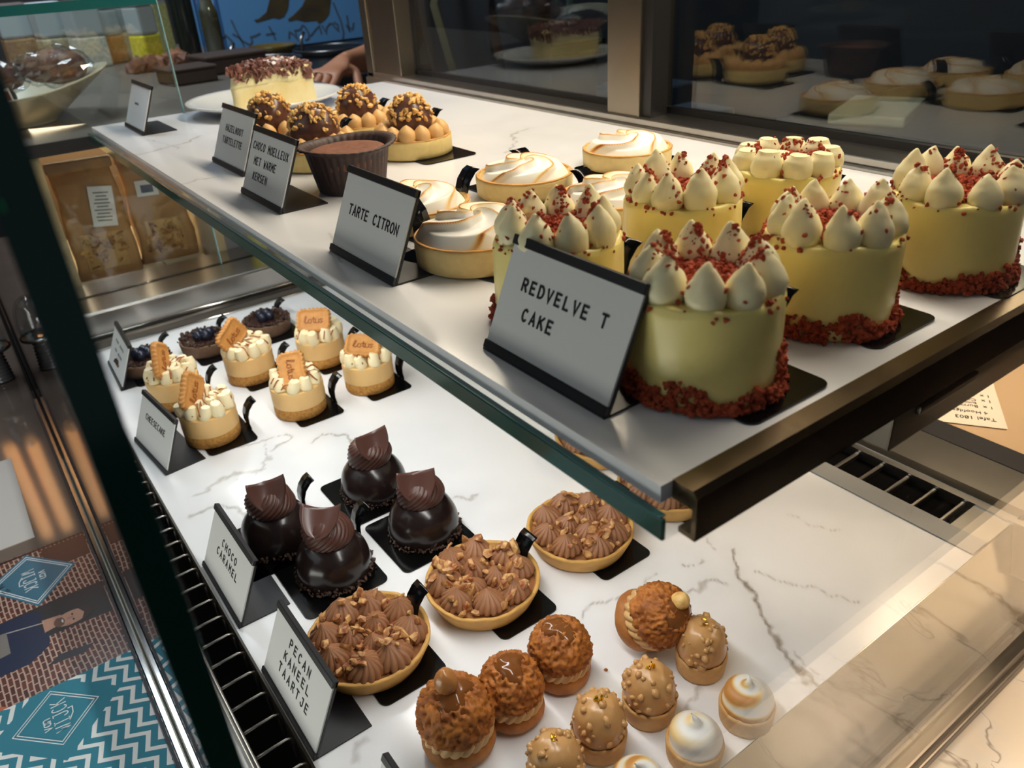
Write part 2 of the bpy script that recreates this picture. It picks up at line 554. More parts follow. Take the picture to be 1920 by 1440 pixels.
G = {
    'A': [[(0, 0), (.3, 1), (.6, 0)], [(.1, .33), (.5, .33)]],
    'B': [[(0, 0), (0, 1), (.35, 1)] + arc(.35, .76, .2, .24, 90, -90) + [(0, .52)], [(.35, .52)] + arc(.35, .26, .24, .26, 90, -90) + [(0, 0)]],
    'C': [arc(.32, .5, .3, .5, 50, 310, 14)],
    'D': [[(0, 0), (0, 1), (.25, 1)] + arc(.25, .5, .35, .5, 90, -90, 12) + [(0, 0)]],
    'E': [[(.55, 0), (0, 0), (0, 1), (.55, 1)], [(0, .52), (.45, .52)]],
    'G': [arc(.32, .5, .3, .5, 50, 330, 14) + [(.6, .45), (.38, .45)]],
    'H': [[(0, 0), (0, 1)], [(.58, 0), (.58, 1)], [(0, .52), (.58, .52)]],
    'I': [[(.3, 0), (.3, 1)], [(.1, 0), (.5, 0)], [(.1, 1), (.5, 1)]],
    'J': [[(.55, 1), (.55, .25)] + arc(.3, .25, .25, .25, 0, -180) , [(.3, 1), (.6, 1)]],
    'K': [[(0, 0), (0, 1)], [(.55, 1), (0, .42)], [(.2, .62), (.58, 0)]],
    'L': [[(0, 1), (0, 0), (.52, 0)]],
    'M': [[(0, 0), (0, 1), (.3, .45), (.6, 1), (.6, 0)]],
    'N': [[(0, 0), (0, 1), (.56, 0), (.56, 1)]],
    'O': [arc(.3, .5, .3, .5, 0, 360, 18)],
    'P': [[(0, 0), (0, 1), (.32, 1)] + arc(.32, .75, .24, .25, 90, -90) + [(0, .5)]],
    'R': [[(0, 0), (0, 1), (.32, 1)] + arc(.32, .75, .24, .25, 90, -90) + [(0, .5)], [(.28, .5), (.58, 0)]],
    'S': [arc(.3, .76, .27, .24, 40, 270, 10) + arc(.3, .26, .28, .26, 90, -140, 10)],
    'T': [[(.3, 0), (.3, 1)], [(0, 1), (.6, 1)]],
    'U': [[(0, 1), (0, .3)] + arc(.29, .3, .29, .3, 180, 360, 10) + [(.58, 1)]],
    'V': [[(0, 1), (.3, 0), (.6, 1)]],
    'W': [[(0, 1), (.15, 0), (.32, .6), (.48, 0), (.64, 1)]],
    'X': [[(0, 0), (.56, 1)], [(0, 1), (.56, 0)]],
    'Z': [[(0, 1), (.55, 1), (0, 0), (.55, 0)]],
    'a': [arc(.25, .25, .24, .25, 20, 380, 12), [(.5, .5), (.5, 0)]],
    'v': [[(0, .5), (.22, 0), (.44, .5)]],
    'n': [[(0, 0), (0, .5)], arc(.22, .28, .22, .22, 180, 0, 8) + [(.44, 0)]],
    'L_': [[(.05, .15), (.2, .95), (.32, .9), (.1, .1), (.3, 0), (.55, .15)]],
    'o': [arc(.22, .25, .22, .25, 0, 360, 12)],
    't': [[(.2, .8), (.2, .1), (.35, 0), (.45, .1)], [(0, .55), (.42, .55)]],
    'u': [[(0, .5), (0, .15)] + arc(.2, .18, .2, .18, 180, 360, 8) + [(.4, .5)]],
    's': [[(.4, .45), (.2, .52), (.05, .4), (.35, .15), (.2, 0), (0, .08)]],
    '2': [arc(.28, .75, .26, .25, 170, -30, 9) + [(0, 0), (.55, 0)]],
    '3': [arc(.26, .75, .25, .25, 150, -80, 9), arc(.26, .26, .28, .26, 80, -150, 9)],
    '4': [[(.42, 0), (.42, 1), (0, .3), (.6, .3)]],
    '5': [[(.5, 1), (.08, 1), (.05, .58)] + arc(.26, .32, .27, .32, 110, -150, 10)],
    "'": [[(.1, 1.0), (.08, .8)]],
}


def ribbon(mb, pts, w, h=0.00025):
    """flat raised stroke in the local xy plane"""
    P = np.array(pts, float)
    keep = [0] + [i for i in range(1, len(P)) if np.hypot(*(P[i] - P[i - 1])) > 1e-7]
    P = P[keep]
    n = len(P)
    if n < 2:
        return
    closed = np.hypot(*(P[0] - P[-1])) < 1e-6
    D = np.zeros_like(P)
    for i in range(n):
        a = P[i] - P[i - 1] if i > 0 else (P[-1] - P[-2] if closed else P[1] - P[0])
        b = P[i + 1] - P[i] if i < n - 1 else (P[1] - P[0] if closed else P[-1] - P[-2])
        a = a / (np.hypot(*a) + 1e-12)
        b = b / (np.hypot(*b) + 1e-12)
        t = a + b
        L = np.hypot(*t)
        if L < 0.35:
            t = b
            L = 1
        t = t / np.hypot(*t)
        c = max(0.45, abs(t @ b))
        D[i] = np.array((-t[1], t[0])) / c
    if not closed:
        e0 = P[1] - P[0]
        e1 = P[-1] - P[-2]
        P[0] -= e0 / np.hypot(*e0) * w * .4
        P[-1] += e1 / np.hypot(*e1) * w * .4
    l, r = P + D * w / 2, P - D * w / 2
    v = np.vstack([np.c_[l, np.full(n, h)], np.c_[r, np.full(n, h)], np.c_[l, np.zeros(n)], np.c_[r, np.zeros(n)]])
    f = []
    for i in range(n - 1):
        f += [(i, n + i, n + i + 1, i + 1), (i, i + 1, 2 * n + i + 1, 2 * n + i), (n + i, 3 * n + i, 3 * n + i + 1, n + i + 1)]
    mb.add(v, f)


def text_mb(s, h, pitch, w, cx=0.0, cy=0.0, centre=True, aspect=1.0):
    mb = MB()
    x0 = cx - (len(s) * pitch - (pitch - .6 * h * aspect)) / 2 if centre else cx
    for i, ch in enumerate(s):
        for st in G.get(ch, []):
            ribbon(mb, [(x0 + i * pitch + x * h * aspect, cy + y * h) for x, y in st], w)
    return mb


def plane_prism(pts, z0, z1):
    n = len(pts)
    v = [(x, y, z0) for x, y in pts] + [(x, y, z1) for x, y in pts]
    return MB().add(v, [list(range(n))[::-1], list(range(n, 2 * n))] + [[i, (i + 1) % n, n + (i + 1) % n, n + i] for i in range(n)])


def rrect(w, d, r, n=5, cx=0, cy=0):
    out = []
    for sx, sy, a in ((1, 1, 0), (-1, 1, 90), (-1, -1, 180), (1, -1, 270)):
        out += arc(cx + sx * (w / 2 - r), cy + sy * (d / 2 - r), r, r, a, a + 90, n)
    return out

# ------------------------------------------------------------------ room shell
M['floor'] = mat('dark_floor', (70, 62, 56), 0.5, var=0.1, vscale=8)
M['wall_dark'] = mat('dark_kitchen_wall', (30, 31, 35), 0.7)
M['wall_far'] = mat('dark_far_wall', (44, 42, 42), 0.7)
M['counter_body'] = mat('counter_body', (58, 50, 44), 0.5)
M['brown_counter'] = mat('brown_glossy_counter', (126, 110, 98), 0.07, var=0.08, vscale=12)
M['black_top'] = mat('black_worktop', (24, 24, 26), 0.3)
struct('floor', box(-3, 2.2, -2.5, 3.6, -1.03, -1.0), M['floor'], 'dark floor of the shop')
struct('wall_right', box(2.0, 2.1, -2.5, 3.6, -1.0, 2.2), M['wall_dark'], 'dark kitchen wall behind the sliding doors')
struct('wall_back', box(-3, 2.0, 3.4, 3.5, -1.0, 2.2), M['wall_far'], 'dark wall at the far end of the shop')

# counters that carry the case
t = thing('counter', 'cream marble counter lit by warm lamps at the near end of the display case', 'counter', (0, 0, -1.0))
put('worktop', box(0.0, 1.3, 0.042, 0.166, -0.03, 0.0).mesh('counter_top', M['counter_marble'], False), t, (0, 0, 0.885))
put('base', box(0.02, 1.26, 0.06, 0.16, 0, 0.855).mesh('counter_base', M['counter_body'], False), t)
t = thing('counter', 'brown glossy counter in front of the glass carrying napkins and flyer', 'counter', (0, 0, -1.0))
put('worktop', box(-0.8, -0.0005, -0.6, 2.3, -0.03, 0.0, 0.004).mesh('counter_top', M['brown_counter'], False), t, (0, 0, 0.885))
put('base', box(-0.76, -0.02, -0.56, 2.25, 0, 0.855).mesh('counter_base', M['counter_body'], False), t)
ZC = -0.115

# ------------------------------------------------------------------ display case
case = thing('display_case', 'steel framed pastry display case with vents along front and rear', 'display case', (0, 0, -1.0))


def cpart(name, mb, mt, smooth=False, parent=case, **kw):
    off = (0, 0, 1.0) if parent is case else (0, 0, 0)
    return put(name, mb.mesh(name, mt, smooth), parent, off, **kw)


cpart('plinth', box(0.004, 0.735, 0.17, 1.24, -1.0, -0.10), M['counter_body'])
cpart('deck_support', box(0.067, 0.59, 0.19, 1.117, -0.10, -0.0125), M['trough'])
# near end face below the deck
mb = MB()
mb.add([(0.012, .1885, -.0005), (0.72, .1885, -.0005), (0.72, .168, -.10), (0.012, .168, -.10),
        (0.012, .1895, -.0005), (0.72, .1895, -.0005), (0.72, .1895, -.10), (0.012, .1895, -.10)],
       [(0, 3, 2, 1), (4, 5, 6, 7), (0, 1, 5, 4), (3, 7, 6, 2), (0, 4, 7, 3), (1, 2, 6, 5)])
M['steel_face'] = mat('satin_steel_face', (190, 184, 174), 0.17, 1.0, var=0.04, vscale=14)
cpart('end_panel', mb, M['steel_face'])
mb = box(0.0, 0.74, .1435, .1585, -.1148, -.094, .002)
mb.join(box(0.0, 0.74, .1405, .1465, -.1148, -.103, .0015))
cpart('end_rail', mb, M['steel_dark'])
mb = box(-0.0022, 0.0040, 0.142, 1.24, -.1148, -.092, .0015)
cpart('front_rail', mb, M['steel_bright'])
cpart('rail_seal', box(-0.0045, -0.0022, 0.142, 1.24, -.1148, -.1005), M['rubber'])
# front vent
fv = cpart('front_vent', box(.0405, .067, .19, 1.117, -.06, -.035), M['trough'])
lip = MB()
lip.join(box(.0305, .0365, .19, 1.117, -.10, .0015))
put('vent_lip', lip.mesh('vent_lip', M['card'], False), fv)
put('lip_tube', tube([(.037, .19, .003), (.037, 1.117, .003)], .0022, 8).mesh('lip_tube', M['steel'], True), fv)
put('vent_edge', box(.0655, .0672, .19, 1.117, -.035, .0008).mesh('vent_edge', M['steel_dark'], False), fv)
rung = tube([(.0365, 0, .0005), (.050, 0, .0012), (.0600, 0, .0016), (.0630, 0, .0006), (.0640, 0, -.003), (.0640, 0, -.02)], .0012, 6).mesh('rung', M['steel'], True)
y = 0.214
while y < 1.11:
    put('rung', rung, fv, (0, y, 0))
    y += 0.0233
# rear vent and staff side ledge
M['grey_strip'] = mat('grey_painted_steel', (150, 150, 148), 0.4)
cpart('rear_ledge', box(.5672, .5895, .19, 1.117, -.012, .0012), M['grey_strip'])
rv = cpart('rear_vent', box(.5895, .6305, .19, 1.117, -.06, -.008), M['trough'])
rung = box(.5895, .6305, -.0018, .0018, -.008, -.001, .0008, 1).mesh('rear_rung', M['steel'], False)
y = 0.2295
put('vent_end', box(.5895, .6305, .19, .221, -.008, -.0005).mesh('vent_end', M['steel'], False), rv)
while y < 1.11:
    put('rung', rung, rv, (0, y, 0))
    y += 0.0257
cpart('rear_tray', box(.6305, .637, .168, 1.24, -.05, .0015).join(box(.650, .703, .168, 1.24, -.05, .003)).join(box(.637, .65, .168, 1.24, -.05, -.006)), M['steel'])
cpart('rubber_strip', box(.703, .735, .168, 1.24, -.04, .0035, .001, 1), M['rubber'])
# far end ledges of the lower deck
cpart('far_trim', box(.03, .70, 1.1172, 1.134, -.02, .012, .0015), M['steel_dark'])
cpart('far_trim_edge', tube([(.03, 1.1172, .0015), (.60, 1.1172, .0015)], .0018, 6), M['steel_bright'], True)
cpart('far_ledge', box(.03, .62, 1.134, 1.20, -.10, .048, .003), M['steel'])
cpart('far_ledge_edge', tube([(.03, 1.1335, .0145), (.60, 1.1335, .0145)], .002, 6), M['steel_bright'], True)
# rear posts and sill
M['post'] = mat('satin_steel_post', (150, 140, 126), 0.3, 1.0, var=0.05, vscale=20)
cpart('rear_post', box(.62, .655, 1.155, 1.245, -.10, .74, .0015).join(box(.616, .63, 1.24, 1.262, -.10, .74, .002)), M['post'])
cpart('rear_post', box(.62, .645, .634, .684, .262, .74, .0015), M['post'])
cpart('post_seal', box(.624, .648, .6205, .634, .265, .74), M['black_metal'])
cpart('rear_post', box(.656, .69, .157, .185, -.1148, .74, .0015), M['post'])
cpart('rear_sill', box(.612, .66, .157, 1.262, .258, .2735, .0012).join(box(.616, .66, .157, 1.262, .2735, .2805, .001)), M['steel'])
cpart('top_rail', box(.0, .66, .145, 1.25, .735, .755), M['steel_dark'])
# cantilever bracket carrying the near end of the glass shelf
mb = box(.326, .63, .1575, .184, .2235, .2505, .0012).join(box(.338, .63, .172, .200, .236, .2505, .0012))
mb.join(box(.345, .40, .1548, .158, .238, .243, .001))
cpart('shelf_bracket', mb, M['steel_dark'])
cpart('shelf_bracket', box(.40, .63, 1.17, 1.20, .22, .2505, .0012), M['steel_dark'])



def veined_slab(x0, x1, y0, y1, z0, z1, veins, seed, step=.002):
    nx, ny = int((x1 - x0) / step) + 1, int((y1 - y0) / step) + 1
    X, Y = np.meshgrid(np.linspace(x0, x1, nx), np.linspace(y0, y1, ny), indexing='ij')
    g = np.random.default_rng(seed)
    wx, wy = np.zeros_like(X), np.zeros_like(X)
    for k, amp in ((60, .0030), (140, .0016), (330, .0009), (700, .0005)):
        for _ in range(2):
            a, p, q = g.uniform(0, 6.3), g.uniform(0, 6.3), g.uniform(.7, 1.3) * k
            wx += amp * np.sin(q * (X * math.cos(a) + Y * math.sin(a)) + p)
            wy += amp * np.sin(q * (X * math.sin(a) - Y * math.cos(a)) + p * 1.7)
    A = np.zeros_like(X)
    PX, PY2 = X + wx, Y + wy
    for w, s, pts in veins:
        d = np.full(X.shape, 9.0)
        for (ax, ay), (bx, by) in zip(pts[:-1], pts[1:]):
            L2 = (bx - ax) ** 2 + (by - ay) ** 2
            tt = np.clip(((PX - ax) * (bx - ax) + (PY2 - ay) * (by - ay)) / L2, 0, 1)
            d = np.minimum(d, np.hypot(PX - ax - tt * (bx - ax), PY2 - ay - tt * (by - ay)))
        w *= .001
        A = np.maximum(A, s * np.clip(1.25 - d / (w * .9), 0, 1) + .13 * s * np.exp(-(d / (w * 5)) ** 2))
    mb = MB()
    top = np.stack([X, Y, np.full(X.shape, z1)], -1).reshape(-1, 3)
    mb.add(top, grid_faces(nx, ny, False))
    n0 = mb.n
    mb.add([(x0, y0, z0), (x0, y1, z0), (x1, y1, z0), (x1, y0, z0)], [(0, 1, 2, 3)])
    c = [0, ny - 1, nx * ny - 1, (nx - 1) * ny]
    e0 = list(range(0, ny))
    e1 = [i * ny + ny - 1 for i in range(nx)]
    e2 = [(nx - 1) * ny + j for j in range(ny)][::-1]
    e3 = [i * ny for i in range(nx)][::-1]
    mb.f += [e0 + [n0 + 1, n0], e1 + [n0 + 2, n0 + 1], e2 + [n0 + 3, n0 + 2], e3 + [n0, n0 + 3]]
    return mb, np.r_[A.reshape(-1), np.zeros(4)]


DECK_VEINS = [(2.2, 0.8, [(0.432, 0.316), (0.418, 0.298), (0.406, 0.292), (0.4, 0.279), (0.387, 0.256), (0.38, 0.241), (0.371, 0.226), (0.366, 0.212), (0.368, 0.204), (0.359, 0.191)]), (1.0, 0.45, [(0.423, 0.282), (0.435, 0.261), (0.445, 0.234), (0.449, 0.221)]), (1.0, 0.35, [(0.427, 0.352), (0.418, 0.324)]), (2.2, 0.5, [(0.357, 0.311), (0.365, 0.302), (0.381, 0.3), (0.388, 0.292)]), (1.2, 0.5, [(0.381, 0.334), (0.385, 0.326), (0.399, 0.327)]), (1.2, 0.5, [(0.375, 0.212), (0.374, 0.201)]), (1.6, 0.5, [(0.286, 0.332), (0.299, 0.337), (0.306, 0.33), (0.323, 0.329), (0.32, 0.315)]), (1.3, 0.4, [(0.335, 0.328), (0.349, 0.336), (0.359, 0.338)]), (1.6, 0.55, [(0.14, 0.746), (0.156, 0.755), (0.189, 0.747), (0.205, 0.749), (0.212, 0.734), (0.201, 0.725), (0.183, 0.721)]), (1.6, 0.6, [(0.226, 0.707), (0.241, 0.713), (0.252, 0.695), (0.256, 0.67)]), (1.5, 0.4, [(0.184, 0.741), (0.176, 0.718), (0.157, 0.699), (0.136, 0.7)]), (3.0, 0.5, [(0.079, 0.667), (0.09, 0.664), (0.113, 0.663), (0.125, 0.647), (0.13, 0.632)]), (3.0, 0.4, [(0.094, 0.695), (0.116, 0.705), (0.14, 0.712), (0.16, 0.697)]), (2.2, 0.5, [(0.288, 0.53), (0.296, 0.515), (0.307, 0.514)]), (3, 0.35, [(0.104, 0.345), (0.096, 0.344), (0.09, 0.332)]), (2.0, 0.5, [(0.268, 0.227), (0.28, 0.231), (0.289, 0.232), (0.3, 0.235)]), (1.3, 0.35, [(0.272, 0.664), (0.272, 0.643)]), (1.2, 0.35, [(0.497, 0.312), (0.502, 0.294), (0.516, 0.268)]), (1.4, 0.4, [(0.252, 0.353), (0.256, 0.339), (0.271, 0.345)])]
SHELF_VEINS = [(1.5, 0.55, [(0.156, 1.015), (0.176, 0.968), (0.2, 0.971), (0.231, 0.987), (0.263, 1.013)]), (1.5, 0.45, [(0.175, 0.79), (0.194, 0.801), (0.211, 0.79)]), (1.6, 0.5, [(0.538, 0.733), (0.498, 0.698), (0.451, 0.651)]), (1.2, 0.35, [(0.212, 1.044), (0.221, 1.007), (0.22, 0.958)]), (1.5, 0.4, [(0.21, 0.547), (0.206, 0.502), (0.201, 0.478)])]
dmb, dat = veined_slab(.067, .567, .189, 1.117, -.0122, 0.0, DECK_VEINS, 4)
solo('deck_slab', dmb.mesh('deck_slab', M['marble_deck'], False, ('vein', dat)), None,
                   'white veined marble slab forming the lower deck of the case', 'marble slab')
t = thing('glass_shelf', 'glass shelf with dark green front edge under the upper marble slab', 'glass shelf', (0, 0, .2515))
put('pane', box(.1735, .611, .1585, 1.21, 0, .0102).mesh('shelf_pane', M['glass'], False), t)
put('polished_edge', box(.1715, .1737, .1585, 1.21, 0, .0102, .0006, 1).mesh('shelf_edge', M['glass_edge'], False), t, label='dark green polished front edge')
put('painted_edge_highlight', box(.1716, .1746, .160, 1.21, .0102, .0108).mesh('edge_top', M['glass_edge_teal'], False), t)  # teal strip paints the highlight along the top of the edge
mb = MB()
sec = [(.0, -.0035), (.0, .0165), (.0025, .0190), (.0125, .0190), (.0125, .0105), (.0022, .0105), (.0022, -.001), (.0085, -.001), (.0085, -.0035)]
n = len(sec)
mb.add([(x, .1535 + a, b) for x in (.184, .625) for a, b in sec], [[i, (i + 1) % n, n + (i + 1) % n, n + i] for i in range(n)] + [list(range(n))[::-1], list(range(n, 2 * n))])
put('end_trim', mb.mesh('end_trim', mat('bronze_steel', (116, 100, 80), 0.25, 1.0, var=0.1, vscale=30), False), t, label='steel channel capping the near end of the shelf')
smb, sat = veined_slab(.178, .6115, .1662, 1.205, .2620, .2700, SHELF_VEINS, 9)
solo('shelf_slab', smb.mesh('shelf_slab', M['marble_shelf'], False, ('vein', sat)), None, 'thin white marble slab lying on the upper glass shelf', 'marble slab')

# glass panes
t = thing('front_glass', 'tall front glass pane of the case seen edge on', 'glass pane', (0, 0, -.09))
put('pane', box(.0046, .0122, .1492, 1.206, 0, .80).mesh('front_pane', M['glass_front'], False), t)
put('polished_edge', box(.0047, .0121, .1478, .1492, 0, .80).mesh('front_edge', M['glass_edge'], False), t, label='dark green near edge of the pane')
put('painted_edge_glint', box(.0052, .0058, .1474, .1480, .5105, .530).join(box(.0056, .0061, .1474, .1480, .5075, .5095)).mesh('painted_edge_glint', M['glint_paint'], False), t, label='painted bright green glint line on the near edge')  # glint painted as thin bright green strips, not real light
t = thing('end_glass', 'clear glass pane closing the near end of the case', 'glass pane', (0, 0, -.094))
put('pane', box(.0126, .70, .1490, .1535, 0, .80).mesh('end_pane', M['glass_end'], False), t)
t = thing('end_glass', 'shorter glass pane with teal top edge at the far end of the case', 'glass pane', (0, 0, .048))
put('pane', box(.014, .298, 1.2015, 1.207, 0, .36).mesh('far_pane', M['glass'], False), t)
put('polished_edge', box(.014, .298, 1.2005, 1.208, .36, .3715).mesh('far_edge', M['glass_edge_teal'], False), t)
put('side_edge', box(.298, .2992, 1.2005, 1.208, 0, .3715).mesh('far_side', mat('pale_glass_edge', (150, 190, 190), 0.15), False), t)
for nm, x, y0, y1, lab in (('a', .6475, .66, 1.165, 'left sliding glass door between the steel posts behind the upper shelf'),
                           ('b', .655, .10, .640, 'right sliding glass door behind the red crumbed cakes')):
    t = thing('sliding_door', lab, 'sliding door', (x, 0, .2805), group=None)
    put('pane', box(0, .004, y0 + .012, y1 - .012, .006, .455).mesh('door_pane', M['glass_door'], False), t)
    fr = box(-.001, .006, y0, y0 + .014, 0, .46).join(box(-.001, .006, y1 - .014, y1, 0, .46)).join(box(-.001, .006, y0, y1, 0, .007))
    put('frame', fr.mesh('door_frame', M['black_metal'], False), t)

# staff side table and receipt
M['warm_table'] = mat('beige_work_table', (206, 176, 140), 0.3, var=0.05, vscale=6)
t = thing('work_table', 'beige staff work table behind the rear rubber strip', 'table', (0, 0, -1.0))
put('tabletop', box(.737, 1.25, .175, 1.1, .965, .998).mesh('table_top', M['warm_table'], False), t)
for x, y in ((.76, .20), (1.2, .20), (.76, 1.06), (1.2, 1.06)):
    put('leg', box(x, x + .03, y - .015, y + .015, 0, .965).mesh('table_leg', M['steel_dark'], False), t)


def font_mesh(body, size, mt, name):
    c = bpy.data.curves.new('tmp_text', 'FONT')
    c.body = body
    c.size = size
    c.extrude = 0.0001
    c.resolution_u = 2
    o = bpy.data.objects.new('tmp_text', c)
    COL.objects.link(o)
    bpy.context.view_layer.update()
    me = bpy.data.meshes.new_from_object(o.evaluated_get(bpy.context.evaluated_depsgraph_get()))
    bpy.data.objects.remove(o)
    bpy.data.curves.remove(c)
    me.name = name
    me.materials.clear()
    me.materials.append(mt)
    return me


t = thing('receipt', 'white order receipt lying upside down behind the rear vent', 'receipt', (.772, .262, -.0012), (0, 0, math.atan2(.83, -.56)))
mb = MB()
nx = 12
vv = []
for k, dz in ((0, 0.0), (1, .0003)):
    for i in range(nx + 1):
        yy = -i * .012
        z = .0004 + (.010 * max(0, (i - 6) / 6) ** 2) + dz
        vv += [(-.002, yy, z), (.062, yy, z)]
f = []
for i in range(nx):
    a = 2 * i
    b = a + 2 * (nx + 1)
    f += [(a, a + 2, a + 3, a + 1), (b, b + 1, b + 3, b + 2)]
mb.add(vv, f)
pap = put('paper', mb.mesh('receipt_paper', mat('thermal_paper', (238, 226, 206), 0.6), False), t)
for s, x, y, sz in (('Tafel 1803', .006, -.018, .0090), ('4 Hoofdgerechten', .012, -.030, .0078), ('1 x  Burrata', .005, -.0425, .0078),
                    ('Stokbrood', .020, -.0485, .005), ('1 x  Carpaccio', .005, -.056, .0078), ('1 x  Gamba', .005, -.067, .0078)):
    put('printing', font_mesh(s, sz, M['ink'], 'receipt_text'), pap, (x, y, .0009 + (.010 * max(0, (-y / .012 - 6) / 6) ** 2 if y < -.072 else 0)))

# ------------------------------------------------------------------ name cards


def sign(x, y, z, lines, label, h=.0052, pitch=.0066, ink='ink', cy0=.033, dy=.0125, yaw=0.0, w=.0011, group='name card holders'):
    t = thing('name_card_holder', label, 'name card', (x, y, z), (0, 0, -PI / 2 + yaw), group)
    ln = math.radians(24)
    tilt = (-ln + 0, 0, 0)
    wd = .046
    tx = (PI / 2 - ln, 0, 0)
    # local slanted frame: x width, y up the slope, z towards the viewer
    o = put('back_plate', box(-wd, wd, 0, .0585, -.0022, -.0008).mesh('back_plate', M['black_metal'], False), t, (0, .0012, .0012), tx)
    put('bottom_clip', box(-wd, wd, -.0002, .0042, -.0008, .0016, .0004, 1).mesh('bottom_clip', M['black_metal'], False), t, (0, .0012, .0012), tx)
    put('top_clip', box(-wd, wd, .0540, .0590, -.0026, .0016, .0004, 1).mesh('top_clip', M['black_metal'], False), t, (0, .0012, .0012), tx)
    put('base_plate', box(-wd, wd, 0, .042, 0, .0012).mesh('base_plate', M['black_metal'], False), t)
    c = put('card', box(-wd + .0008, wd - .0008, .003, .0550, -.0008, .0004).mesh('card', M['card'], False), t, (0, .0012, .0012), tx)
    mb = MB()
    for i, s in enumerate(lines):
        s, off = s if isinstance(s, tuple) else (s, 0.0)
        mb.join(text_mb(s, h, pitch, w, off, cy0 - i * dy))
    if mb.v:
        put('lettering', mb.mesh('lettering', M[ink], False), c, (0, 0, .00045))
    return t


sign(.1935, .2610, .27, [('REDVELVE T', .000), ('CAKE', -.013)], 'name card reading REDVELVET CAKE on the upper shelf', .0056, .0063, cy0=.0345, dy=.0135, w=.00115)
sign(.2000, .4610, .27, [('TARTE CITRON', .002)], 'name card reading TARTE CITRON in front of the lemon tarts', .0062, .0058, cy0=.0285, w=.00105)
sign(.2080, .6650, .27, [('CHOCO MOELLEUX', 0), ('MET WARME', -.006), ('KERSEN', -.011)], 'name card reading CHOCO MOELLEUX MET WARME KERSEN beside the paper cup', .0060, .0057, cy0=.040, dy=.0125, w=.0009)
sign(.2295, .8140, .27, ['HAZELNOOT', 'TARTELETTE'], 'name card reading HAZELNOOT TARTELETTE on the upper shelf', .0060, .0057, cy0=.034, dy=.0120, w=.0009)
sign(.2120, 1.122, .27, [('nauns', -.005)], 'nearly blank name card with tiny grey word at far end of upper shelf', .0042, .0040, 'grey_ink', cy0=.031, w=.0008)
sign(.0680, .3980, 0, ['PECAN', 'KANEEL', 'TAARTJE'], 'name card reading PECAN KANEEL TAARTJE on the lower deck', .0062, .0075, cy0=.040, dy=.0115, w=.0010)
sign(.0690, .5415, 0, ['CHOCO', 'CARAMEL'], 'name card reading CHOCO CARAMEL before the dark domes', .0058, .0072, cy0=.036, dy=.0105, w=.0010)
sign(.0770, .7950, 0, ['CHEESECAKE'], 'name card reading CHEESECAKE in front of the biscuit topped cakes', .0060, .0055, cy0=.033, w=.0009, yaw=.10)
sign(.0900, 1.020, 0, ['uan naun', 'nu aunu', 'nauu'], 'blurred name card in front of the blueberry tarts', .0055, .0062, 'grey_ink', cy0=.040, dy=.0115, w=.0009, yaw=-.04)
sign(.0690, .2430, 0, [], 'name card holder whose black top corner alone shows below the caramel choux', yaw=0.0)

# ------------------------------------------------------------------ cake boards


def board(x, y, z, label, w=.055, d=.085, ox=.010, oy=-.008, tab=(.0375, -.004), rot=0.0, group='black cake boards', tabh=1.0):
    """thin black card with a curled tab; local origin under the pastry centre"""
    t = thing('cake_board', label, 'cake board', (x, y, z), (0, 0, rot), group)
    put('card', plane_prism(rrect(w, d, .006, 5, ox, oy), 0.0002, .0012).mesh('board_card', M['black_board'], False), t)
    if tab:
        prof = [(-.002, .0012), (0, .003), (-.0012, .010), (-.0008, .018), (.002, .0255), (.0072, .0315), (.0115, .0335)]
        prof = smooth_prof(prof, 3)
        P = [(a + tab[0], b * tabh) for a, b in prof] if True else prof
        prr = [(-.002, .0012), (0, .003), (-.0012, .010), (-.0008, .018), (.002, .0255), (.0072, .0315), (.0115, .0335)]
        pts = []
        q = [np.array(v) for v in prr]
        for i in range(len(q) - 1):
            for k in range(4):
                pts.append(q[i] * (1 - k / 4) + q[i + 1] * k / 4)
        pts.append(q[-1])
        v, f = [], []
        for a, b in pts:
            v += [(tab[0] + a, tab[1] - .0085, b * tabh), (tab[0] + a, tab[1] + .0085, b * tabh),
                  (tab[0] + a + .0009, tab[1] - .0085, b * tabh - .0003), (tab[0] + a + .0009, tab[1] + .0085, b * tabh - .0003)]
        for i in range(len(pts) - 1):
            k = 4 * i
            f += [(k, k + 4, k + 5, k + 1), (k + 2, k + 3, k + 7, k + 6), (k, k + 2, k + 6, k + 4), (k + 1, k + 5, k + 7, k + 3)]
        e = 4 * (len(pts) - 1)
        f += [(0, 1, 3, 2), (e, e + 2, e + 3, e + 1)]
        put('tab', MB().add(v, f).mesh('board_tab', M['black_board'], True), t)
    return t


BZ = .0012  # board thickness under each pastry

# ------------------------------------------------------------------ red velvet cakes


def peak_mesh(seed, flat=False):
    g = np.random.default_rng(seed)
    if flat:
        pr = smooth_prof([(.0001, -.0015), (.0072, -.0010), (.0093, .0038), (.0086, .0085), (.0068, .0115), (.0060, .0128), (.0054, .0133), (.0001, .0135)], 4)
    else:
        pr = smooth_prof([(.0001, -.0015), (.0070, -.0010), (.0091, .0038), (.0084, .0085), (.0058, .0132), (.0030, .0168), (.0012, .0190), (.0001, .0198)], 4)
    mb = lathe(pr, 22)
    a, b = g.uniform(-1, 1, 2) * (.0016 if not flat else .0006)
    V = mb.V()
    k = np.clip(V[:, 2] / .022, 0, 1) ** 2
    V[:, 0] += a * k + .0003 * np.sin(V[:, 2] * 500 + seed)
    V[:, 1] += b * k
    mb.v = [V]
    return disp(mb, .0006, 170, seed).mesh('cream_peak', M['rv_cream'])


PEAK = [peak_mesh(i) for i in range(4)]
FLAT = [peak_mesh(20 + i, True) for i in range(3)]


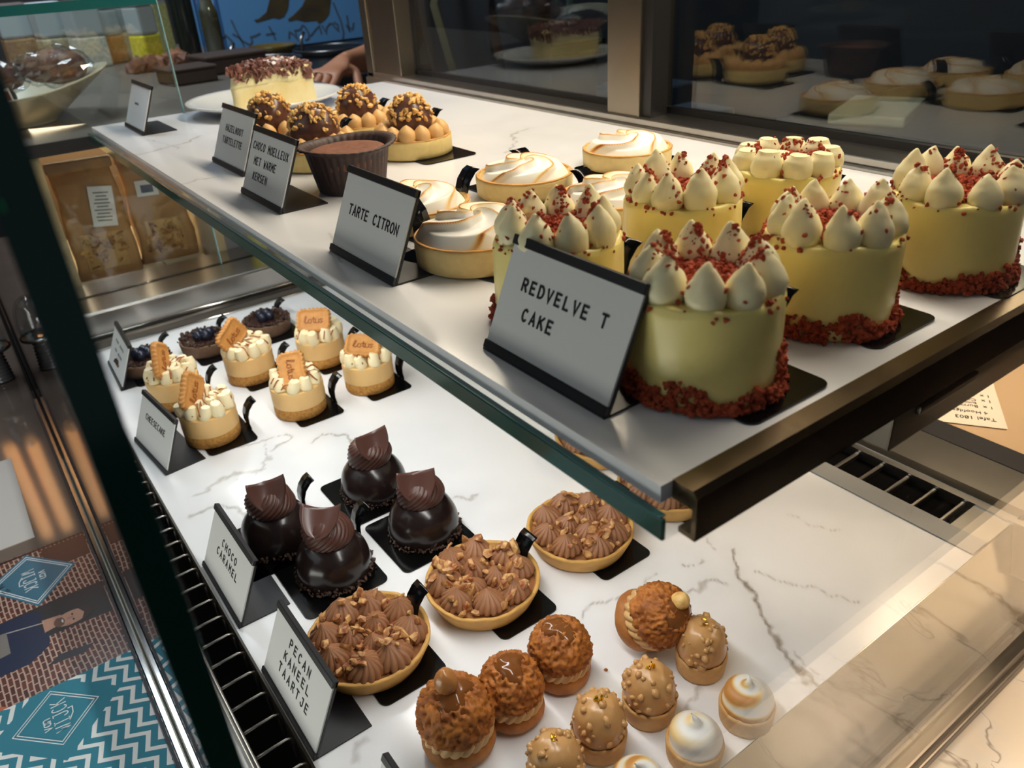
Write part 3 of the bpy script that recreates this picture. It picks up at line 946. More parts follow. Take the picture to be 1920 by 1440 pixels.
def red_velvet(x, y, z, label, seed, R=.0345, Hh=.0455, flat=False, rot=0.0, npk=9):
    g = np.random.default_rng(seed)
    t = thing('red_velvet_cake', label, 'cake', (x, y, z), (0, 0, rot), 'red velvet cakes on the upper shelf')
    pr = smooth_prof([(R * .985, .0), (R * 1.0, .004), (R * .995, .02), (R * .985, Hh - .006), (R * .975, Hh - .002), (R * .93, Hh + .0004), (R * .8, Hh), (R * .4, Hh - .0002)], 3) + [(.0005, Hh - .0002)]
    ph = g.uniform(0, 6, 3)

    def fn(T, Rr, Z):
        w = .010 * np.sin(2 * T + ph[0]) + .007 * np.sin(3 * T + ph[1] + Z * 60) + .004 * np.sin(7 * T + ph[2] + Z * 90)
        return T, Rr * (1 + w), Z + np.where(Z > Hh - .008, .0007 * np.sin(5 * T + ph[1]) + .0005 * np.sin(11 * T), 0)
    put('cake_body', lathe(pr, 72, fn, cap0=True).mesh('cake_body', M['rv_body']), t)
    pk = []
    tilt = .18
    for i in range(npk):
        a = 2 * PI * i / npk + g.uniform(-.06, .06)
        r = R - .0098 + g.uniform(-.0006, .0008)
        s = g.uniform(.92, 1.08)
        p = (r * math.cos(a), r * math.sin(a), Hh - .0005)
        put('cream_peak', random.choice(FLAT if flat else PEAK), t, p, (g.uniform(-.07, .07), g.uniform(-.07, .07), g.uniform(0, 6)), (s, s, s * g.uniform(.9, 1.1)))
        pk.append((p, s))
    for i in range(2):
        a = g.uniform(0, 6)
        p = (.008 * math.cos(a + i * 3), .008 * math.sin(a + i * 3), Hh - .004)
        if flat:
            put('cream_peak', random.choice(FLAT), t, p, (0, 0, a), .85)
    # crumb border
    n = 1100
    a = g.uniform(0, 2 * PI, n)
    top = .0075 + .0035 * np.sin(3 * a + seed) + .0025 * np.sin(7 * a + 2 * seed) + g.uniform(0, .002, n)
    h = g.uniform(0.0006, 1, n) ** 1.25 * np.maximum(top, .003)
    rr = R + .0004 + (1 - h / .016).clip(.1, 1) * g.uniform(-.0003, .0032, n)
    b = [(rr * np.cos(a), rr * np.sin(a), h + .0006)]
    m = 60
    a2 = g.uniform(-.75, .75, m) - rot - .55
    h2 = .008 + .014 * g.random(m) ** 2
    b.append(((R + .0004) * np.cos(a2), (R + .0004) * np.sin(a2), h2))
    pts = np.vstack([np.stack(q, -1) for q in b])
    put('crumb_border', chunks(pts, .00118, seed).mesh('crumb_border', M['rv_crumb'], False), t, kind='stuff')
    # crumb topping: heap in the middle, scatter on the peaks and rim
    n = 850
    a = g.uniform(0, 2 * PI, n)
    r = (R - .0115) * g.random(n) ** .5
    zz = Hh + .0016 + .0045 * (1 - (r / (R - .0115)) ** 2) + g.uniform(-.0008, .0012, n)
    pts = [np.stack([r * np.cos(a), r * np.sin(a), zz], -1)]
    for (p, s) in pk:
        inward = math.atan2(-p[1], -p[0])
        dense = g.random() < .55
        for _ in range(60 if dense else 22):
            aa = inward + g.normal() * (.8 if dense else 1.6)
            k = g.random() ** .8
            rad = np.interp(k, [0, .2, .45, .7, 1], [.0088, .0094, .0080, .0050, .0016] if not flat else [.0090, .0096, .0088, .0072, .0056]) * s
            zt = Hh + k * (.0185 if not flat else .0130) * s
            pts.append(np.array([[p[0] + rad * math.cos(aa), p[1] + rad * math.sin(aa), zt]]))
    n = 34
    a = g.uniform(0, 2 * PI, n)
    r = R * g.uniform(.93, 1.0, n)
    pts.append(np.stack([r * np.cos(a), r * np.sin(a), np.full(n, Hh + .0004) - (r / R > .97) * g.uniform(0.001, .004, n)], -1))
    put('crumb_topping', chunks(np.vstack(pts), .00092, seed + 1).mesh('crumb_topping', M['rv_crumb'], False), t, kind='stuff')
    return t


Z2 = .27
RV = [(.2515, .2135, 'red velvet cake nearest the shelf corner, behind its own name card', 11, False, .3, .0345),
      (.3490, .2185, 'pointed red velvet cake second along the near shelf edge', 12, False, 1.1, .0345),
      (.4480, .2080, 'wide red velvet cake cut by the right edge of the picture', 13, False, 2.0, .0350),
      (.2475, .3110, 'red velvet cake half hidden behind the REDVELVET CAKE card', 14, False, .8, .0345),
      (.3440, .3140, 'back row red velvet cake, left of the flat topped cake', 15, False, .1, .0345),
      (.4340, .3110, 'red velvet cake with flattened cut off cream tops by the rear sill', 16, True, .5, .0345)]
for x, y, lab, sd, fl, rt, R in RV:
    board(x, y, Z2, 'black board under the ' + (lab if sd == 15 else lab.split(',')[0]).replace('red velvet ', 'velvet '), ox=.0105, oy=-.001)
    red_velvet(x, y, Z2 + BZ, lab, sd, R=R, flat=fl, rot=rt)

# ------------------------------------------------------------------ tart shells


def shell(R0, R1, h, wall=.0035, floor=.010, n=72, wob=.006, seed=0):
    ph = seed * 1.3
    pr = [(0.0005, 0), (R0 - .002, 0), (R0, .0012)] + [(R0 + (R1 - R0) * k, .0012 + (h - .0022) * k) for k in (.25, .5, .75, .95)] + \
         [(R1 - .0004, h - .0003), (R1 - .0012, h), (R1 - wall + .0008, h), (R1 - wall, h - .0008), (R1 - wall - .0004, floor + .001), (R1 - wall - .002, floor), (.0005, floor)]

    def fn(T, R, Z):
        return T, R * (1 + wob * np.sin(3 * T + ph) + wob * .6 * np.sin(8 * T + 2 * ph)), Z + (Z > h * .9) * (.0004 * np.sin(9 * T + ph) + .0003 * np.sin(21 * T))
    return lathe(pr, n, fn)


def rose_meringue(R, base, hgt, arms, turns, seed, ragged=.06):
    nr, nt = 64, 260
    g = np.random.default_rng(seed)
    u = np.linspace(0, 1, nr)
    th = np.linspace(0, 2 * PI, nt, endpoint=False)
    U, T = np.meshgrid(u, th, indexing='ij')
    ph = g.uniform(0, 6)
    s = (arms * T / (2 * PI) + turns * U ** .75 + .10 * np.sin(2 * T + ph) + .06 * np.sin(5 * U * PI + ph)) % 1.0
    ridge = np.where(s < .84, (s / .84) ** 1.7, ((1 - s) / .16) ** .8)
    edge = np.clip((1 - U) / .16, 0, 1) ** .55
    amp = .0042 * (0.45 + .75 * np.sin(np.clip(U, 0, .95) * PI) ** .7)
    Zz = base + hgt * (.52 + .48 * np.cos(np.clip(U, 0, 1) * PI * .5)) * edge + ridge * amp * edge + .0010 * np.sin(2 * T + ph) * U
    Rr = R * U * (1 + ragged * (ridge - .5) * U ** 3 + .015 * np.sin(3 * T + ph))
    toast = np.clip((ridge - .80) / .16, 0, 1) ** 1.3 * (1.05 + .45 * np.sin(T + ph) * U) * np.clip(U * 5, .6, 1) * np.clip((1.04 - U) * 5, 0, 1)
    patch = np.clip(.45 * np.sin(T * 1.0 + ph + 1.5) * (1 - U) + .10, 0, 1)
    toast = np.clip(toast + patch * (.35 + .3 * ridge), 0, 1)
    v = np.stack([Rr * np.cos(T), Rr * np.sin(T), Zz], -1).reshape(-1, 3)
    mb = MB().add(v, grid_faces(nr, nt))
    # underside skirt
    sk = np.stack([Rr[-1] * .97 * np.cos(th), Rr[-1] * .97 * np.sin(th), np.full(nt, base - .002)], -1)
    b = (nr - 1) * nt
    n0 = mb.n
    mb.add(sk, [])
    mb.f += [[b + j, b + (j + 1) % nt, n0 + (j + 1) % nt, n0 + j] for j in range(nt)]
    return mb.mesh('meringue', M['meringue'], True, ('toast', np.r_[toast.reshape(-1), np.zeros(nt)]))


LEM = [(.3825, .5220, 'lemon tart with toasted rose meringue in the middle of the upper shelf', 31, 0.0),
       (.4990, .5240, 'lemon tart with toasted meringue by the rear sill', 32, 2.0),
       (.3880, .4230, 'lemon tart partly behind the pointed velvet cake', 33, 4.0),
       (.2780, .5160, 'lemon tart mostly hidden behind the TARTE CITRON card', 34, 1.0),
       (.2650, .4190, 'lemon tart with thick shaggy meringue beside the TARTE CITRON card', 35, 3.2)]
for i, (x, y, lab, sd, rt) in enumerate(LEM):
    bl = ('black board with tab under the ' if i != 1 else 'black board under the ') + lab.replace('with toasted rose meringue ', '').replace('with toasted meringue ', '').replace('with thick shaggy meringue ', 'shaggy ')
    board(x, y, Z2, bl, ox=.004, oy=.0, tab=((.042, -.033), None, (.047, -.018), (.0375, -.004), (.047, 0.0))[i], rot=(PI / 2 if i in (0, 2) else (0 if i == 3 else PI / 2 + .3 if i == 4 else .0)), w=.092 if i != 3 else .06, d=.055 if i != 3 else .08, tabh=.66 if i in (0, 2) else 1.0)
    t = thing('lemon_tart', lab, 'tart', (x, y, Z2 + BZ), (0, 0, rt), 'lemon tarts on the upper shelf')
    hs = .0155 if i != 4 else .0175
    put('crust', shell(.0392, .0398, hs, .0034, hs - .004, seed=i, wob=.003).mesh('crust', M['lemon_crust']), t)
    put('crust_rim', tube([(.0383 * math.cos(a), .0383 * math.sin(a), hs + .0001) for a in np.linspace(0, 2 * PI, 60, endpoint=False)], .0015, 6, True, .5).mesh('crust_rim', M['crust_rim']), t)
    put('meringue', rose_meringue(.0365 if i != 4 else .0385, hs - .0045, .0135 if i != 4 else .0165, 4 if i % 2 else 5, 2.3, sd), t)

# ------------------------------------------------------------------ hazelnut tartelettes
def dollop(seed, r=.0083):
    pr = smooth_prof([(.0001, -.001), (r * .8, -.0006), (r, r * .65), (r * .86, r * 1.25), (r * .45, r * 1.68), (r * .16, r * 1.86), (.0001, r * 1.95)], 4)
    mb = lathe(pr, 20)
    V = mb.V()
    k = np.clip(V[:, 2] / (2 * r), 0, 1) ** 2
    g = np.random.default_rng(seed)
    V[:, 0] += g.uniform(-.0018, .0018) * k
    V[:, 1] += g.uniform(-.0018, .0018) * k
    mb.v = [V]
    return mb


DOL = [dollop(i).mesh('cream_dollop', M['hz_cream']) for i in range(4)]


def hazelnut_tart(x, y, lab, seed, rot, long=1.0):
    g = np.random.default_rng(seed)
    t = thing('hazelnut_tart', lab, 'tart', (x, y, Z2 + BZ), (0, 0, rot), 'hazelnut tartelettes on the upper shelf')
    hs = .0175
    put('crust', shell(.0392, .0394, hs, .0034, hs - .003, seed=seed, wob=.002).mesh('crust', M['hz_crust']), t)
    put('crust_rim', tube([(.0380 * math.cos(a), .0380 * math.sin(a), hs + .0001) for a in np.linspace(0, 2 * PI, 60, endpoint=False)], .0014, 6, True, .5).mesh('crust_rim', M['crust_rim']), t)
    for i in range(13):
        a = 2 * PI * i / 13 + g.uniform(-.05, .05)
        put('cream_dollop', random.choice(DOL), t, (.0305 * math.cos(a), .0305 * math.sin(a), hs - .002), (g.uniform(-.15, .15), g.uniform(-.15, .15), g.uniform(0, 6)), g.uniform(.94, 1.08))
    dm = disp(sphere(.0215, 36, 22, (0, 0, hs + .0155), (long, 1, 1.06)), .0012, 60, seed)
    put('chocolate_dome', dm.mesh('chocolate_dome', M['choc']), t)
    pts = []
    for _ in range(170):
        ph, el = g.uniform(0, 2 * PI), math.acos(1 - .95 * g.random() ** 1.0)
        if el > .85 and g.random() < .45:
            continue
        pts.append((.0220 * long * math.sin(el) * math.cos(ph), .0220 * math.sin(el) * math.sin(ph), hs + .0155 + .0232 * math.cos(el)))
    put('chopped_hazelnuts', chunks(pts, .0022, seed, .3, (1, .8, .6)).mesh('chopped_hazelnuts', M['nut'], False), t, kind='stuff')


HZ = [(.392, .722, 'hazelnut tartelette with full golden crust showing, right of the paper cup', 41, .2, 1.0),
      (.388, .830, 'hazelnut tartelette farthest back beside the white plate', 42, 1.2, 1.0),
      (.304, .755, 'hazelnut tartelette behind the brown paper cup', 43, -.5, 1.12),
      (.302, .866, 'hazelnut tartelette behind the HAZELNOOT TARTELETTE card', 44, .9, 1.05)]
for i, (x, y, lab, sd, rt, lg) in enumerate(HZ):
    board(x, y, Z2, 'black board under the ' + lab.replace('hazelnut tartelette ', 'nut tart ').split(', right')[0], ox=.012, oy=-.012, tab=(.0395, .030), w=.06, d=.085)
    hazelnut_tart(x, y, lab, sd, rt, lg)

# ------------------------------------------------------------------ warm chocolate cake in a paper cup
t = thing('chocolate_cup_cake', 'chocolate cake in a fluted dark brown paper cup', 'cake', (.2880, .6500, Z2), (0, 0, .6), None)


def flute(T, R, Z):
    return T, R * (1 + .014 * np.cos(36 * T) * np.clip(Z / .01, .3, 1) + .03 * np.cos(2 * T + .4) * np.clip(Z / .03, 0, 1)), Z + np.where(Z > .03, .0012 * np.cos(2 * T + 1.1), 0)


pr = [(.0005, 0), (.0285, 0), (.0290, .0008), (.0305, .008), (.0325, .018), (.0345, .028), (.0358, .0335), (.0385, .0362), (.0425, .0372), (.0434, .0384), (.0425, .0394), (.0385, .0386), (.0352, .0362), (.0340, .030), (.0300, .004), (.0005, .003)]
put('paper_cup', lathe(pr, 144, flute).mesh('paper_cup', M['paper_cup']), t)
pr = smooth_prof([(.0330, .022), (.0342, .030), (.0325, .0335), (.0240, .0352), (.0120, .0345), (.0005, .0342)], 4)
mb = disp(lathe(pr, 60, lambda T, R, Z: (T, R * (1 + .025 * np.cos(2 * T + .4)), Z), cap0=True), .0009, 110, 3)
put('cake', mb.mesh('cup_cake_top', M['cocoa']), t)

# ------------------------------------------------------------------ plate with cheesecake slice
PX, PY = .3910, 1.1340
t = thing('dinner_plate', 'round white plate carrying the slice at the far end of the shelf', 'plate', (PX, PY - .004, Z2), (0, 0, 0))
pr = [(.0005, .0), (.060, .0), (.064, .0012), (.075, .006), (.098, .0135), (.1035, .0155), (.1042, .0170), (.1030, .0176), (.097, .0160), (.074, .0085), (.062, .0045), (.0005, .0040)]
put('body', lathe(pr, 96).mesh('plate_body', M['plate']), t)
gs = thing('cheesecake_slice', 'slice of cheesecake under chocolate shavings on the white plate', 'cake slice', (.398, 1.092, Z2 + .0045), (0, 0, .48))
# wedge: cut face towards the viewer, round outer side to the far right
outl = [(-.062, .022), (.040, -.030)] + [(.040 + .014 * math.sin(k * PI / 2), -.030 + .055 * k) for k in (.25, .5, .75, 1.0)] + [(.050, .050)]


def wedge(o, z0, z1, nz, seed, amp=.0012, shrink=.0):
    dense = []
    for i in range(len(o)):
        a, b = np.array(o[i]), np.array(o[(i + 1) % len(o)])
        for k in range(10):
            dense.append(a + (b - a) * k / 10)
    dense = np.array(dense)
    c = dense.mean(0)
    n = len(dense)
    mb = MB()
    v = []
    for j in range(nz + 1):
        z = z0 + (z1 - z0) * j / nz
        sc = 1 - shrink * j / nz
        v += [(*(c + (p - c) * sc), z) for p in dense]
    mb.add(v, grid_faces(nz + 1, n))
    mb.f.append(list(range(n))[::-1])
    top = len(v)
    ring = [(*(c + (p - c) * (1 - shrink) * .55), z1 + .0004) for p in dense] + [(*c, z1 + .0005)]
    mb.add(ring, [])
    o0 = nz * n
    mb.f += [[o0 + k, o0 + (k + 1) % n, top + (k + 1) % n, top + k] for k in range(n)] + [[top + k, top + (k + 1) % n, top + n] for k in range(n)]
    return disp(mb, amp, 70, seed)


put('cake', wedge(outl, 0, .034, 8, 2).mesh('slice_cake', M['cheese']), gs)
put('cream_layer', wedge([(x * 1.02, y * 1.02 - .0006) for x, y in outl], .0325, .0490, 5, 5, .0026, .06).mesh('slice_cream', mat('cream_layer', (244, 232, 180), .5, sss=.2, bump=.4, bscale=150)), gs)
g = np.random.default_rng(77)
pts = []
while len(pts) < 260:
    k, w = g.random(), g.random()
    p = np.array(outl[0]) * (1 - k) + (np.array(outl[1]) * (1 - w) + np.array(outl[-1]) * w) * k
    pts.append((p[0] * .98, p[1] * .98, .0500 + .006 * g.random() + .003 * math.sin(3 * k)))
for _ in range(70):
    k = g.random()
    p = np.array(outl[0]) * (1 - k) + np.array(outl[1]) * k
    pts.append((p[0], p[1] - .001, .0510 - .012 * g.random() ** 2))
for _ in range(70):
    w = g.random()
    p = np.array(outl[1]) * (1 - w) + np.array(outl[-1]) * w
    pts.append((p[0] + .008 * math.sin(w * PI), p[1], .0510 - .014 * g.random()))
put('chocolate_shavings', chunks(pts, .0042, 7, .35, (1, .7, .25)).mesh('chocolate_shavings', M['shaving'], False), gs, kind='stuff')
pts = [(g.normal(.012, .012), g.normal(.0, .009), .0575 + g.random() * .002) for _ in range(40)]
put('icing_sugar', chunks(pts, .0028, 8, .35, (1, .8, .2)).mesh('icing_sugar', M['sugar'], False), gs, kind='stuff')

# ------------------------------------------------------------------ chocolate caramel domes
def curl_mesh(seed):
    """thin petal of chocolate, curved like a scoop"""
    g = np.random.default_rng(seed)
    nu, nv = 15, 11
    v = []
    for k in (0, 1):
        for i in range(nu):
            for j in range(nv):
                a = -1 + 2 * i / (nu - 1)
                b = j / (nv - 1)
                w = .0175 * (math.sqrt(max(0, 1 - (1 - b) ** 2.0)) * .97 + .03) * (1 - .10 * b * b)
                xx = a * w
                bend = -.0085 * (a * a) * (w / .0175) ** 1.2
                yy = bend * .9 - .004 * b * b + .0015 * a * b
                zz = b * (.0262 + .0010 * a + .0006 * abs(a) ** 2.5)
                v.append((xx, yy + k * .0008, zz))
    f = []
    for k in (0, 1):
        o = k * nu * nv
        for i in range(nu - 1):
            for j in range(nv - 1):
                q = [o + i * nv + j, o + (i + 1) * nv + j, o + (i + 1) * nv + j + 1, o + i * nv + j + 1]
                f.append(q if k == 0 else q[::-1])
    o = nu * nv
    for i in range(nu - 1):
        for j in (0, nv - 1):
            f.append([i * nv + j, (i + 1) * nv + j, o + (i + 1) * nv + j, o + i * nv + j])
    for j in range(nv - 1):
        for i in (0, nu - 1):
            f.append([i * nv + j, i * nv + j + 1, o + i * nv + j + 1, o + i * nv + j])
    return MB().add(v, f).mesh('chocolate_curl', M['curl'])


def choc_dome(x, y, lab, seed, rot, curl_rot, curl_tilt, cpos=1.0):
    g = np.random.default_rng(seed)
    t = thing('chocolate_caramel_dome', lab, 'pastry', (x, y, BZ), (0, 0, rot), 'chocolate caramel domes on the lower deck')
    pr = smooth_prof([(.0290, .0), (.0308, .004), (.0308, .012), (.0284, .022), (.0236, .0300), (.0185, .0345), (.0130, .0368), (.0005, .0380)], 4)
    put('dome', disp(lathe(pr, 56, cap0=True), .0005, 60, seed).mesh('dome', M['dark_dome']), t)
    n = 230
    a = g.uniform(0, 2 * PI, n)
    h = g.random(n) ** 2 * .006
    rr = .0308 + g.uniform(-.001, .0022, n) - h * .05
    put('nib_border', chunks(np.stack([rr * np.cos(a), rr * np.sin(a), h + .0008], -1), .0013, seed, .4, (1, .7, .6)).mesh('nib_border', M['nib'], False), t, kind='stuff')
    pr = smooth_prof([(.0130, .0325), (.0186, .0345), (.0204, .0395), (.0202, .0445), (.0182, .0505), (.0130, .0548), (.0060, .0572), (.0005, .0580)], 4)

    def sw(T, R, Z):
        k = np.clip((Z - .034) / .024, 0, 1)
        return T + k * 1.5, R * (1 + .055 * np.abs(np.sin(11 * T)) * (1 - k * .3) - .03 + .05 * np.cos(T + 7 * k)), Z
    put('ganache_swirl', lathe(pr, 176, sw).mesh('ganache_swirl', M['ganache']), t)
    cc, ss = math.cos(curl_rot - rot), math.sin(curl_rot - rot)
    put('chocolate_curl', curl_mesh(seed), t, (ss * .0190 * cpos, -cc * .0190 * cpos, .0440 + .011 * (cpos - 1) / .1), (curl_tilt, 0, curl_rot - rot), 1.0)


CD = [(.1345, .5765, 'chocolate caramel dome on the left, beside the CHOCO CARAMEL card', 51, .0, -.25, -.72),
      (.1560, .5070, 'chocolate caramel dome nearest the viewer, broad curl lying flat on top', 52, .7, -.75, -1.12, 1.05),
      (.2410, .5040, 'chocolate caramel dome on the right, next to the pecan tarts', 53, 1.4, -.55, -.68),
      (.2350, .5870, 'chocolate caramel dome farthest from the viewer', 54, 2.2, -.05, -.62)]
for x, y, lab, sd, rt, cr, ct, *cp in CD:
    board(x, y, 0, 'black board under the ' + lab.replace('chocolate caramel ', 'dark ').split(',')[0], w=.072, d=.078, ox=-.0055, oy=0.0, tab=(.0345, .026) if sd in (51, 52) else None, rot=.0)
    choc_dome(x, y, lab, sd, rt, cr, ct, *cp)

# ------------------------------------------------------------------ biscuit topped cheesecakes
def kiss(seed, r=.0070):
    pr = smooth_prof([(.0001, -.0006), (r * .85, -.0004), (r, r * .55), (r * .92, r * 1.2), (r * .74, r * 1.75), (r * .66, r * 1.95), (r * .5, r * 2.0), (.0001, r * 2.02)], 3)
    mb = lathe(pr, 18)
    V = mb.V()
    g = np.random.default_rng(seed)
    k = np.clip(V[:, 2] / (2 * r), 0, 1)
    V[:, 0] += g.uniform(-.002, .002) * k
    V[:, 1] += g.uniform(-.002, .002) * k
    mb.v = [V]
    return mb.mesh('cream_kiss', M['ck_cream'])


KISS = [kiss(i) for i in range(5)]


def biscuit_mesh():
    w, d = .0310, .0225
    o = []
    base = rrect(w, d, .0055, 6)
    P = np.array(base + [base[0]])
    L = np.r_[0, np.cumsum(np.hypot(*np.diff(P, axis=0).T))]
    n = 132
    s = np.linspace(0, L[-1], n, endpoint=False)
    Q = np.stack([np.interp(s, L, P[:, 0]), np.interp(s, L, P[:, 1])], -1)
    ph = np.arange(n) / n * 2 * PI * 26
    nrm = Q / np.linalg.norm(Q, axis=1, keepdims=True)
    rings = []
    for sc, z in ((.0, -.0028), (-.0012, -.0028), (.0002, -.0016), (.0002, .0014), (-.0010, .0026), (-.0024, .0028), (-.0028, .0022), (-.006, .0023)):
        amp = .0006 if abs(z) < .0027 else .0003
        rings.append(np.c_[Q + nrm * (sc + amp * np.cos(ph) * (1 if sc > -.0024 else 0))[:, None], np.full(n, z)])
    v = np.vstack(rings[1:])
    mb = MB().add(v, grid_faces(len(rings) - 1, n))
    mb.f.append(list(range(n))[::-1])
    b = (len(rings) - 2) * n
    mb.f.append(list(range(b, b + n)))
    return mb.mesh('biscuit', M['biscuit'])


BISC = biscuit_mesh()
mb = MB()
xx = -.0085
for ch, wd in (('L_', .0040), ('o', .0036), ('t', .0034), ('u', .0036), ('s', .0030)):
    for st in G[ch]:
        ribbon(mb, [(xx + px * .0070, -.0032 + py * .0072) for px, py in st], .0009, .0004)
    xx += wd
BTXT = mb.mesh('biscuit_script', M['biscuit_ink'], False)


def cheesecake(x, y, lab, seed, rot, brot, bpos):
    g = np.random.default_rng(seed)
    t = thing('biscuit_cheesecake', lab, 'cake', (x, y, BZ), (0, 0, rot), 'biscuit topped cheesecakes on the lower deck')
    R = .0295
    w1 = lambda T, Rr, Z: (T, Rr * (1 + .006 * np.sin(3 * T + seed)), Z)
    pr = [(R * .95, 0), (R * .985, .001), (R * .985, .0125), (R * .95, .0135), (.0005, .0135)]
    put('crumb_base', disp(lathe(pr, 64, w1, cap0=True), .0005, 400, seed, axis=(0, 0, .007)).mesh('crumb_base', M['ck_base']), t)
    pr = smooth_prof([(R * .99, .0130), (R * 1.0, .015), (R * .995, .024), (R * .995, .0325), (R * .97, .0345), (R * .8, .0348), (R * .4, .0348)], 3) + [(.0005, .0348)]
    put('caramel_layer', lathe(pr, 64, lambda T, Rr, Z: (T, Rr * (1 + .006 * np.sin(3 * T + seed) + .006 * np.sin(Z * 700)), Z)).mesh('caramel_layer', M['ck_layer']), t)
    for i in range(10):
        a = 2 * PI * i / 10
        put('cream_kiss', KISS[(i + seed) % 5], t, ((R - .0068) * math.cos(a), (R - .0068) * math.sin(a), .0346), (g.uniform(-.25, .25), g.uniform(-.25, .25), g.uniform(0, 6)), g.uniform(.95, 1.15))
    for i in range(5):
        a = 2 * PI * i / 5 + .3
        put('cream_kiss', KISS[(2 * i + seed) % 5], t, (.0095 * math.cos(a), .0095 * math.sin(a), .0346), (0, 0, a), 1.0)
    mb = MB()
    for i in range(7):
        yy = -.021 + .007 * i + g.uniform(-.001, .001)
        pth = []
        for k in range(25):
            q = -1 + 2 * k / 24
            xq = q * math.sqrt(max(0, .027 ** 2 - yy * yy))
            rr = math.hypot(xq, yy)
            pth.append((xq, yy + .0035 * math.sin(3 * q + i), .0478 + .0012 * math.cos(9 * q + i) - (max(0, rr - .022) * 1.4)))
        mb.join(tube(pth, .00075, 6))
    put('caramel_drizzle', mb.mesh('caramel_drizzle', M['drizzle']), t, (0, 0, 0), (0, 0, .5))
    b = put('biscuit', BISC, t, bpos, (0, 0, 0), 1.32, label='caramelised biscuit embossed with a script word')
    b.rotation_mode = 'XYZ'
    # brot given in world axes: (tilt from flat, heading, spin)
    m = Matrix.Rotation(-rot, 4, 'Z') @ Matrix.Rotation(brot[1], 4, 'Z') @ Matrix.Rotation(brot[0], 4, 'X') @ Matrix.Rotation(brot[2], 4, 'Z')
    b.rotation_euler = m.to_euler()
    c, s = math.cos(-rot), math.sin(-rot)
    b.location = (c * bpos[0] - s * bpos[1], s * bpos[0] + c * bpos[1], bpos[2])
    put('embossed_script', BTXT, b, (0, 0, .0023))


H0 = -.6  # heading that makes a tilted biscuit face the customer side
CK = [(.3130, .8795, 'biscuit cheesecake in the far row under the shelf, biscuit leaning back', 61, .3, (.85, -.60, .0), (-.004, -.004, .0575)),
      (.3290, .7800, 'biscuit cheesecake on the right of the near row', 62, .9, (.55, -.50, -.18), (-.003, -.004, .0535)),
      (.2275, .9000, 'biscuit cheesecake in the middle of the far row, biscuit standing on a corner', 63, 1.7, (1.30, .42, .5), (-.012, .004, .0570)),
      (.2420, .7815, 'biscuit cheesecake in the middle of the near row', 64, 2.3, (.85, -.62, -1.40), (-.004, -.008, .0545)),
      (.1370, .9000, 'biscuit cheesecake behind the CHEESECAKE card, biscuit upright edge on', 65, .5, (1.45, .95, 1.0), (-.007, -.006, .0575)),
      (.1450, .7925, 'biscuit cheesecake right beside the CHEESECAKE card with slanting upright biscuit', 66, 1.2, (1.40, .70, .8), (-.010, .0, .0575))]
for x, y, lab, sd, rt, br, bp in CK:
    board(x, y, 0, 'black board with tab under the ' + lab.replace('biscuit cheesecake ', 'cheesecake ').replace(' with slanting upright biscuit', '').split(',')[0], w=.053, d=.074, ox=.0095, oy=-.003, tab=(.0355, -.010))
    cheesecake(x, y, lab, sd, rt, br, bp)

# ------------------------------------------------------------------ blueberry tarts
BERRY = disp(sphere(.0068, 20, 12), .0003, 200, 3).mesh('blueberry', M['blueberry'])
for x, y, lab, sd in ((.2930, 1.0190, 'dark blueberry tart on the right of the far row', 71), (.2080, 1.0170, 'dark blueberry tart in the middle of the far row', 72),
                      (.1290, 1.0150, 'dark blueberry tart on the left behind the blurred card', 73)):
    g = np.random.default_rng(sd)
    board(x, y, 0, 'black board under the ' + lab.replace('dark ', ''), w=.056, d=.085, ox=.006, oy=-.004, tab=(.030, .040), rot=.0, tabh=.7)
    t = thing('blueberry_tart', lab, 'tart', (x, y, BZ), (0, 0, sd), 'blueberry tarts on the lower deck')
    put('crust', shell(.0312, .0330, .0175, .003, .0145, seed=sd).mesh('crust', M['bl_crust']), t)
    put('glaze', lathe(smooth_prof([(.0300, .0150), (.022, .0164), (.010, .0170), (.0005, .0172)], 3), 40).mesh('glaze', M['bl_fill']), t)
    n = 190
    a = g.uniform(0, 2 * PI, n)
    rr = .0272 + g.normal(0, .0028, n)
    put('nib_rim', chunks(np.stack([rr * np.cos(a), rr * np.sin(a), .0176 + g.uniform(-.0004, .002, n)], -1), .0015, sd).mesh('nib_rim', M['bl_rim'], False), t, kind='stuff')
    for i in range(4):
        aa = i * PI / 2 + .4
        put('blueberry', BERRY, t, (.0078 * math.cos(aa), .0070 * math.sin(aa), .0222), (g.uniform(0, 3), g.uniform(0, 3), 0), g.uniform(.9, 1.08))

# ------------------------------------------------------------------ pecan cinnamon tarts
def rosette(seed, r=.0125, h=.0165, lob=14):
    g = np.random.default_rng(seed)
    pr = smooth_prof([(r * .80, -.0012), (r * .98, .0015), (r * 1.0, h * .22), (r * .86, h * .46), (r * .58, h * .68), (r * .28, h * .86), (r * .10, h * .98), (.0002, h * 1.04)], 4)

    def fn(T, R, Z):
        k = np.clip(Z / h, 0, 1)
        return T + .35 * k, R * (1 + .20 * (np.abs(np.cos(lob / 2 * T)) ** .7 - .5) * (1 - k ** 4)), Z
    mb = lathe(pr, lob * 8, fn)
    V = mb.V()
    k = np.clip(V[:, 2] / h, 0, 1) ** 2
    V[:, 0] += g.uniform(-.0022, .0022) * k
    V[:, 1] += g.uniform(-.0022, .0022) * k
    mb.v = [V]
    return mb.mesh('cream_rosette', M['pecan_cream'])


ROS = [rosette(i) for i in range(5)]


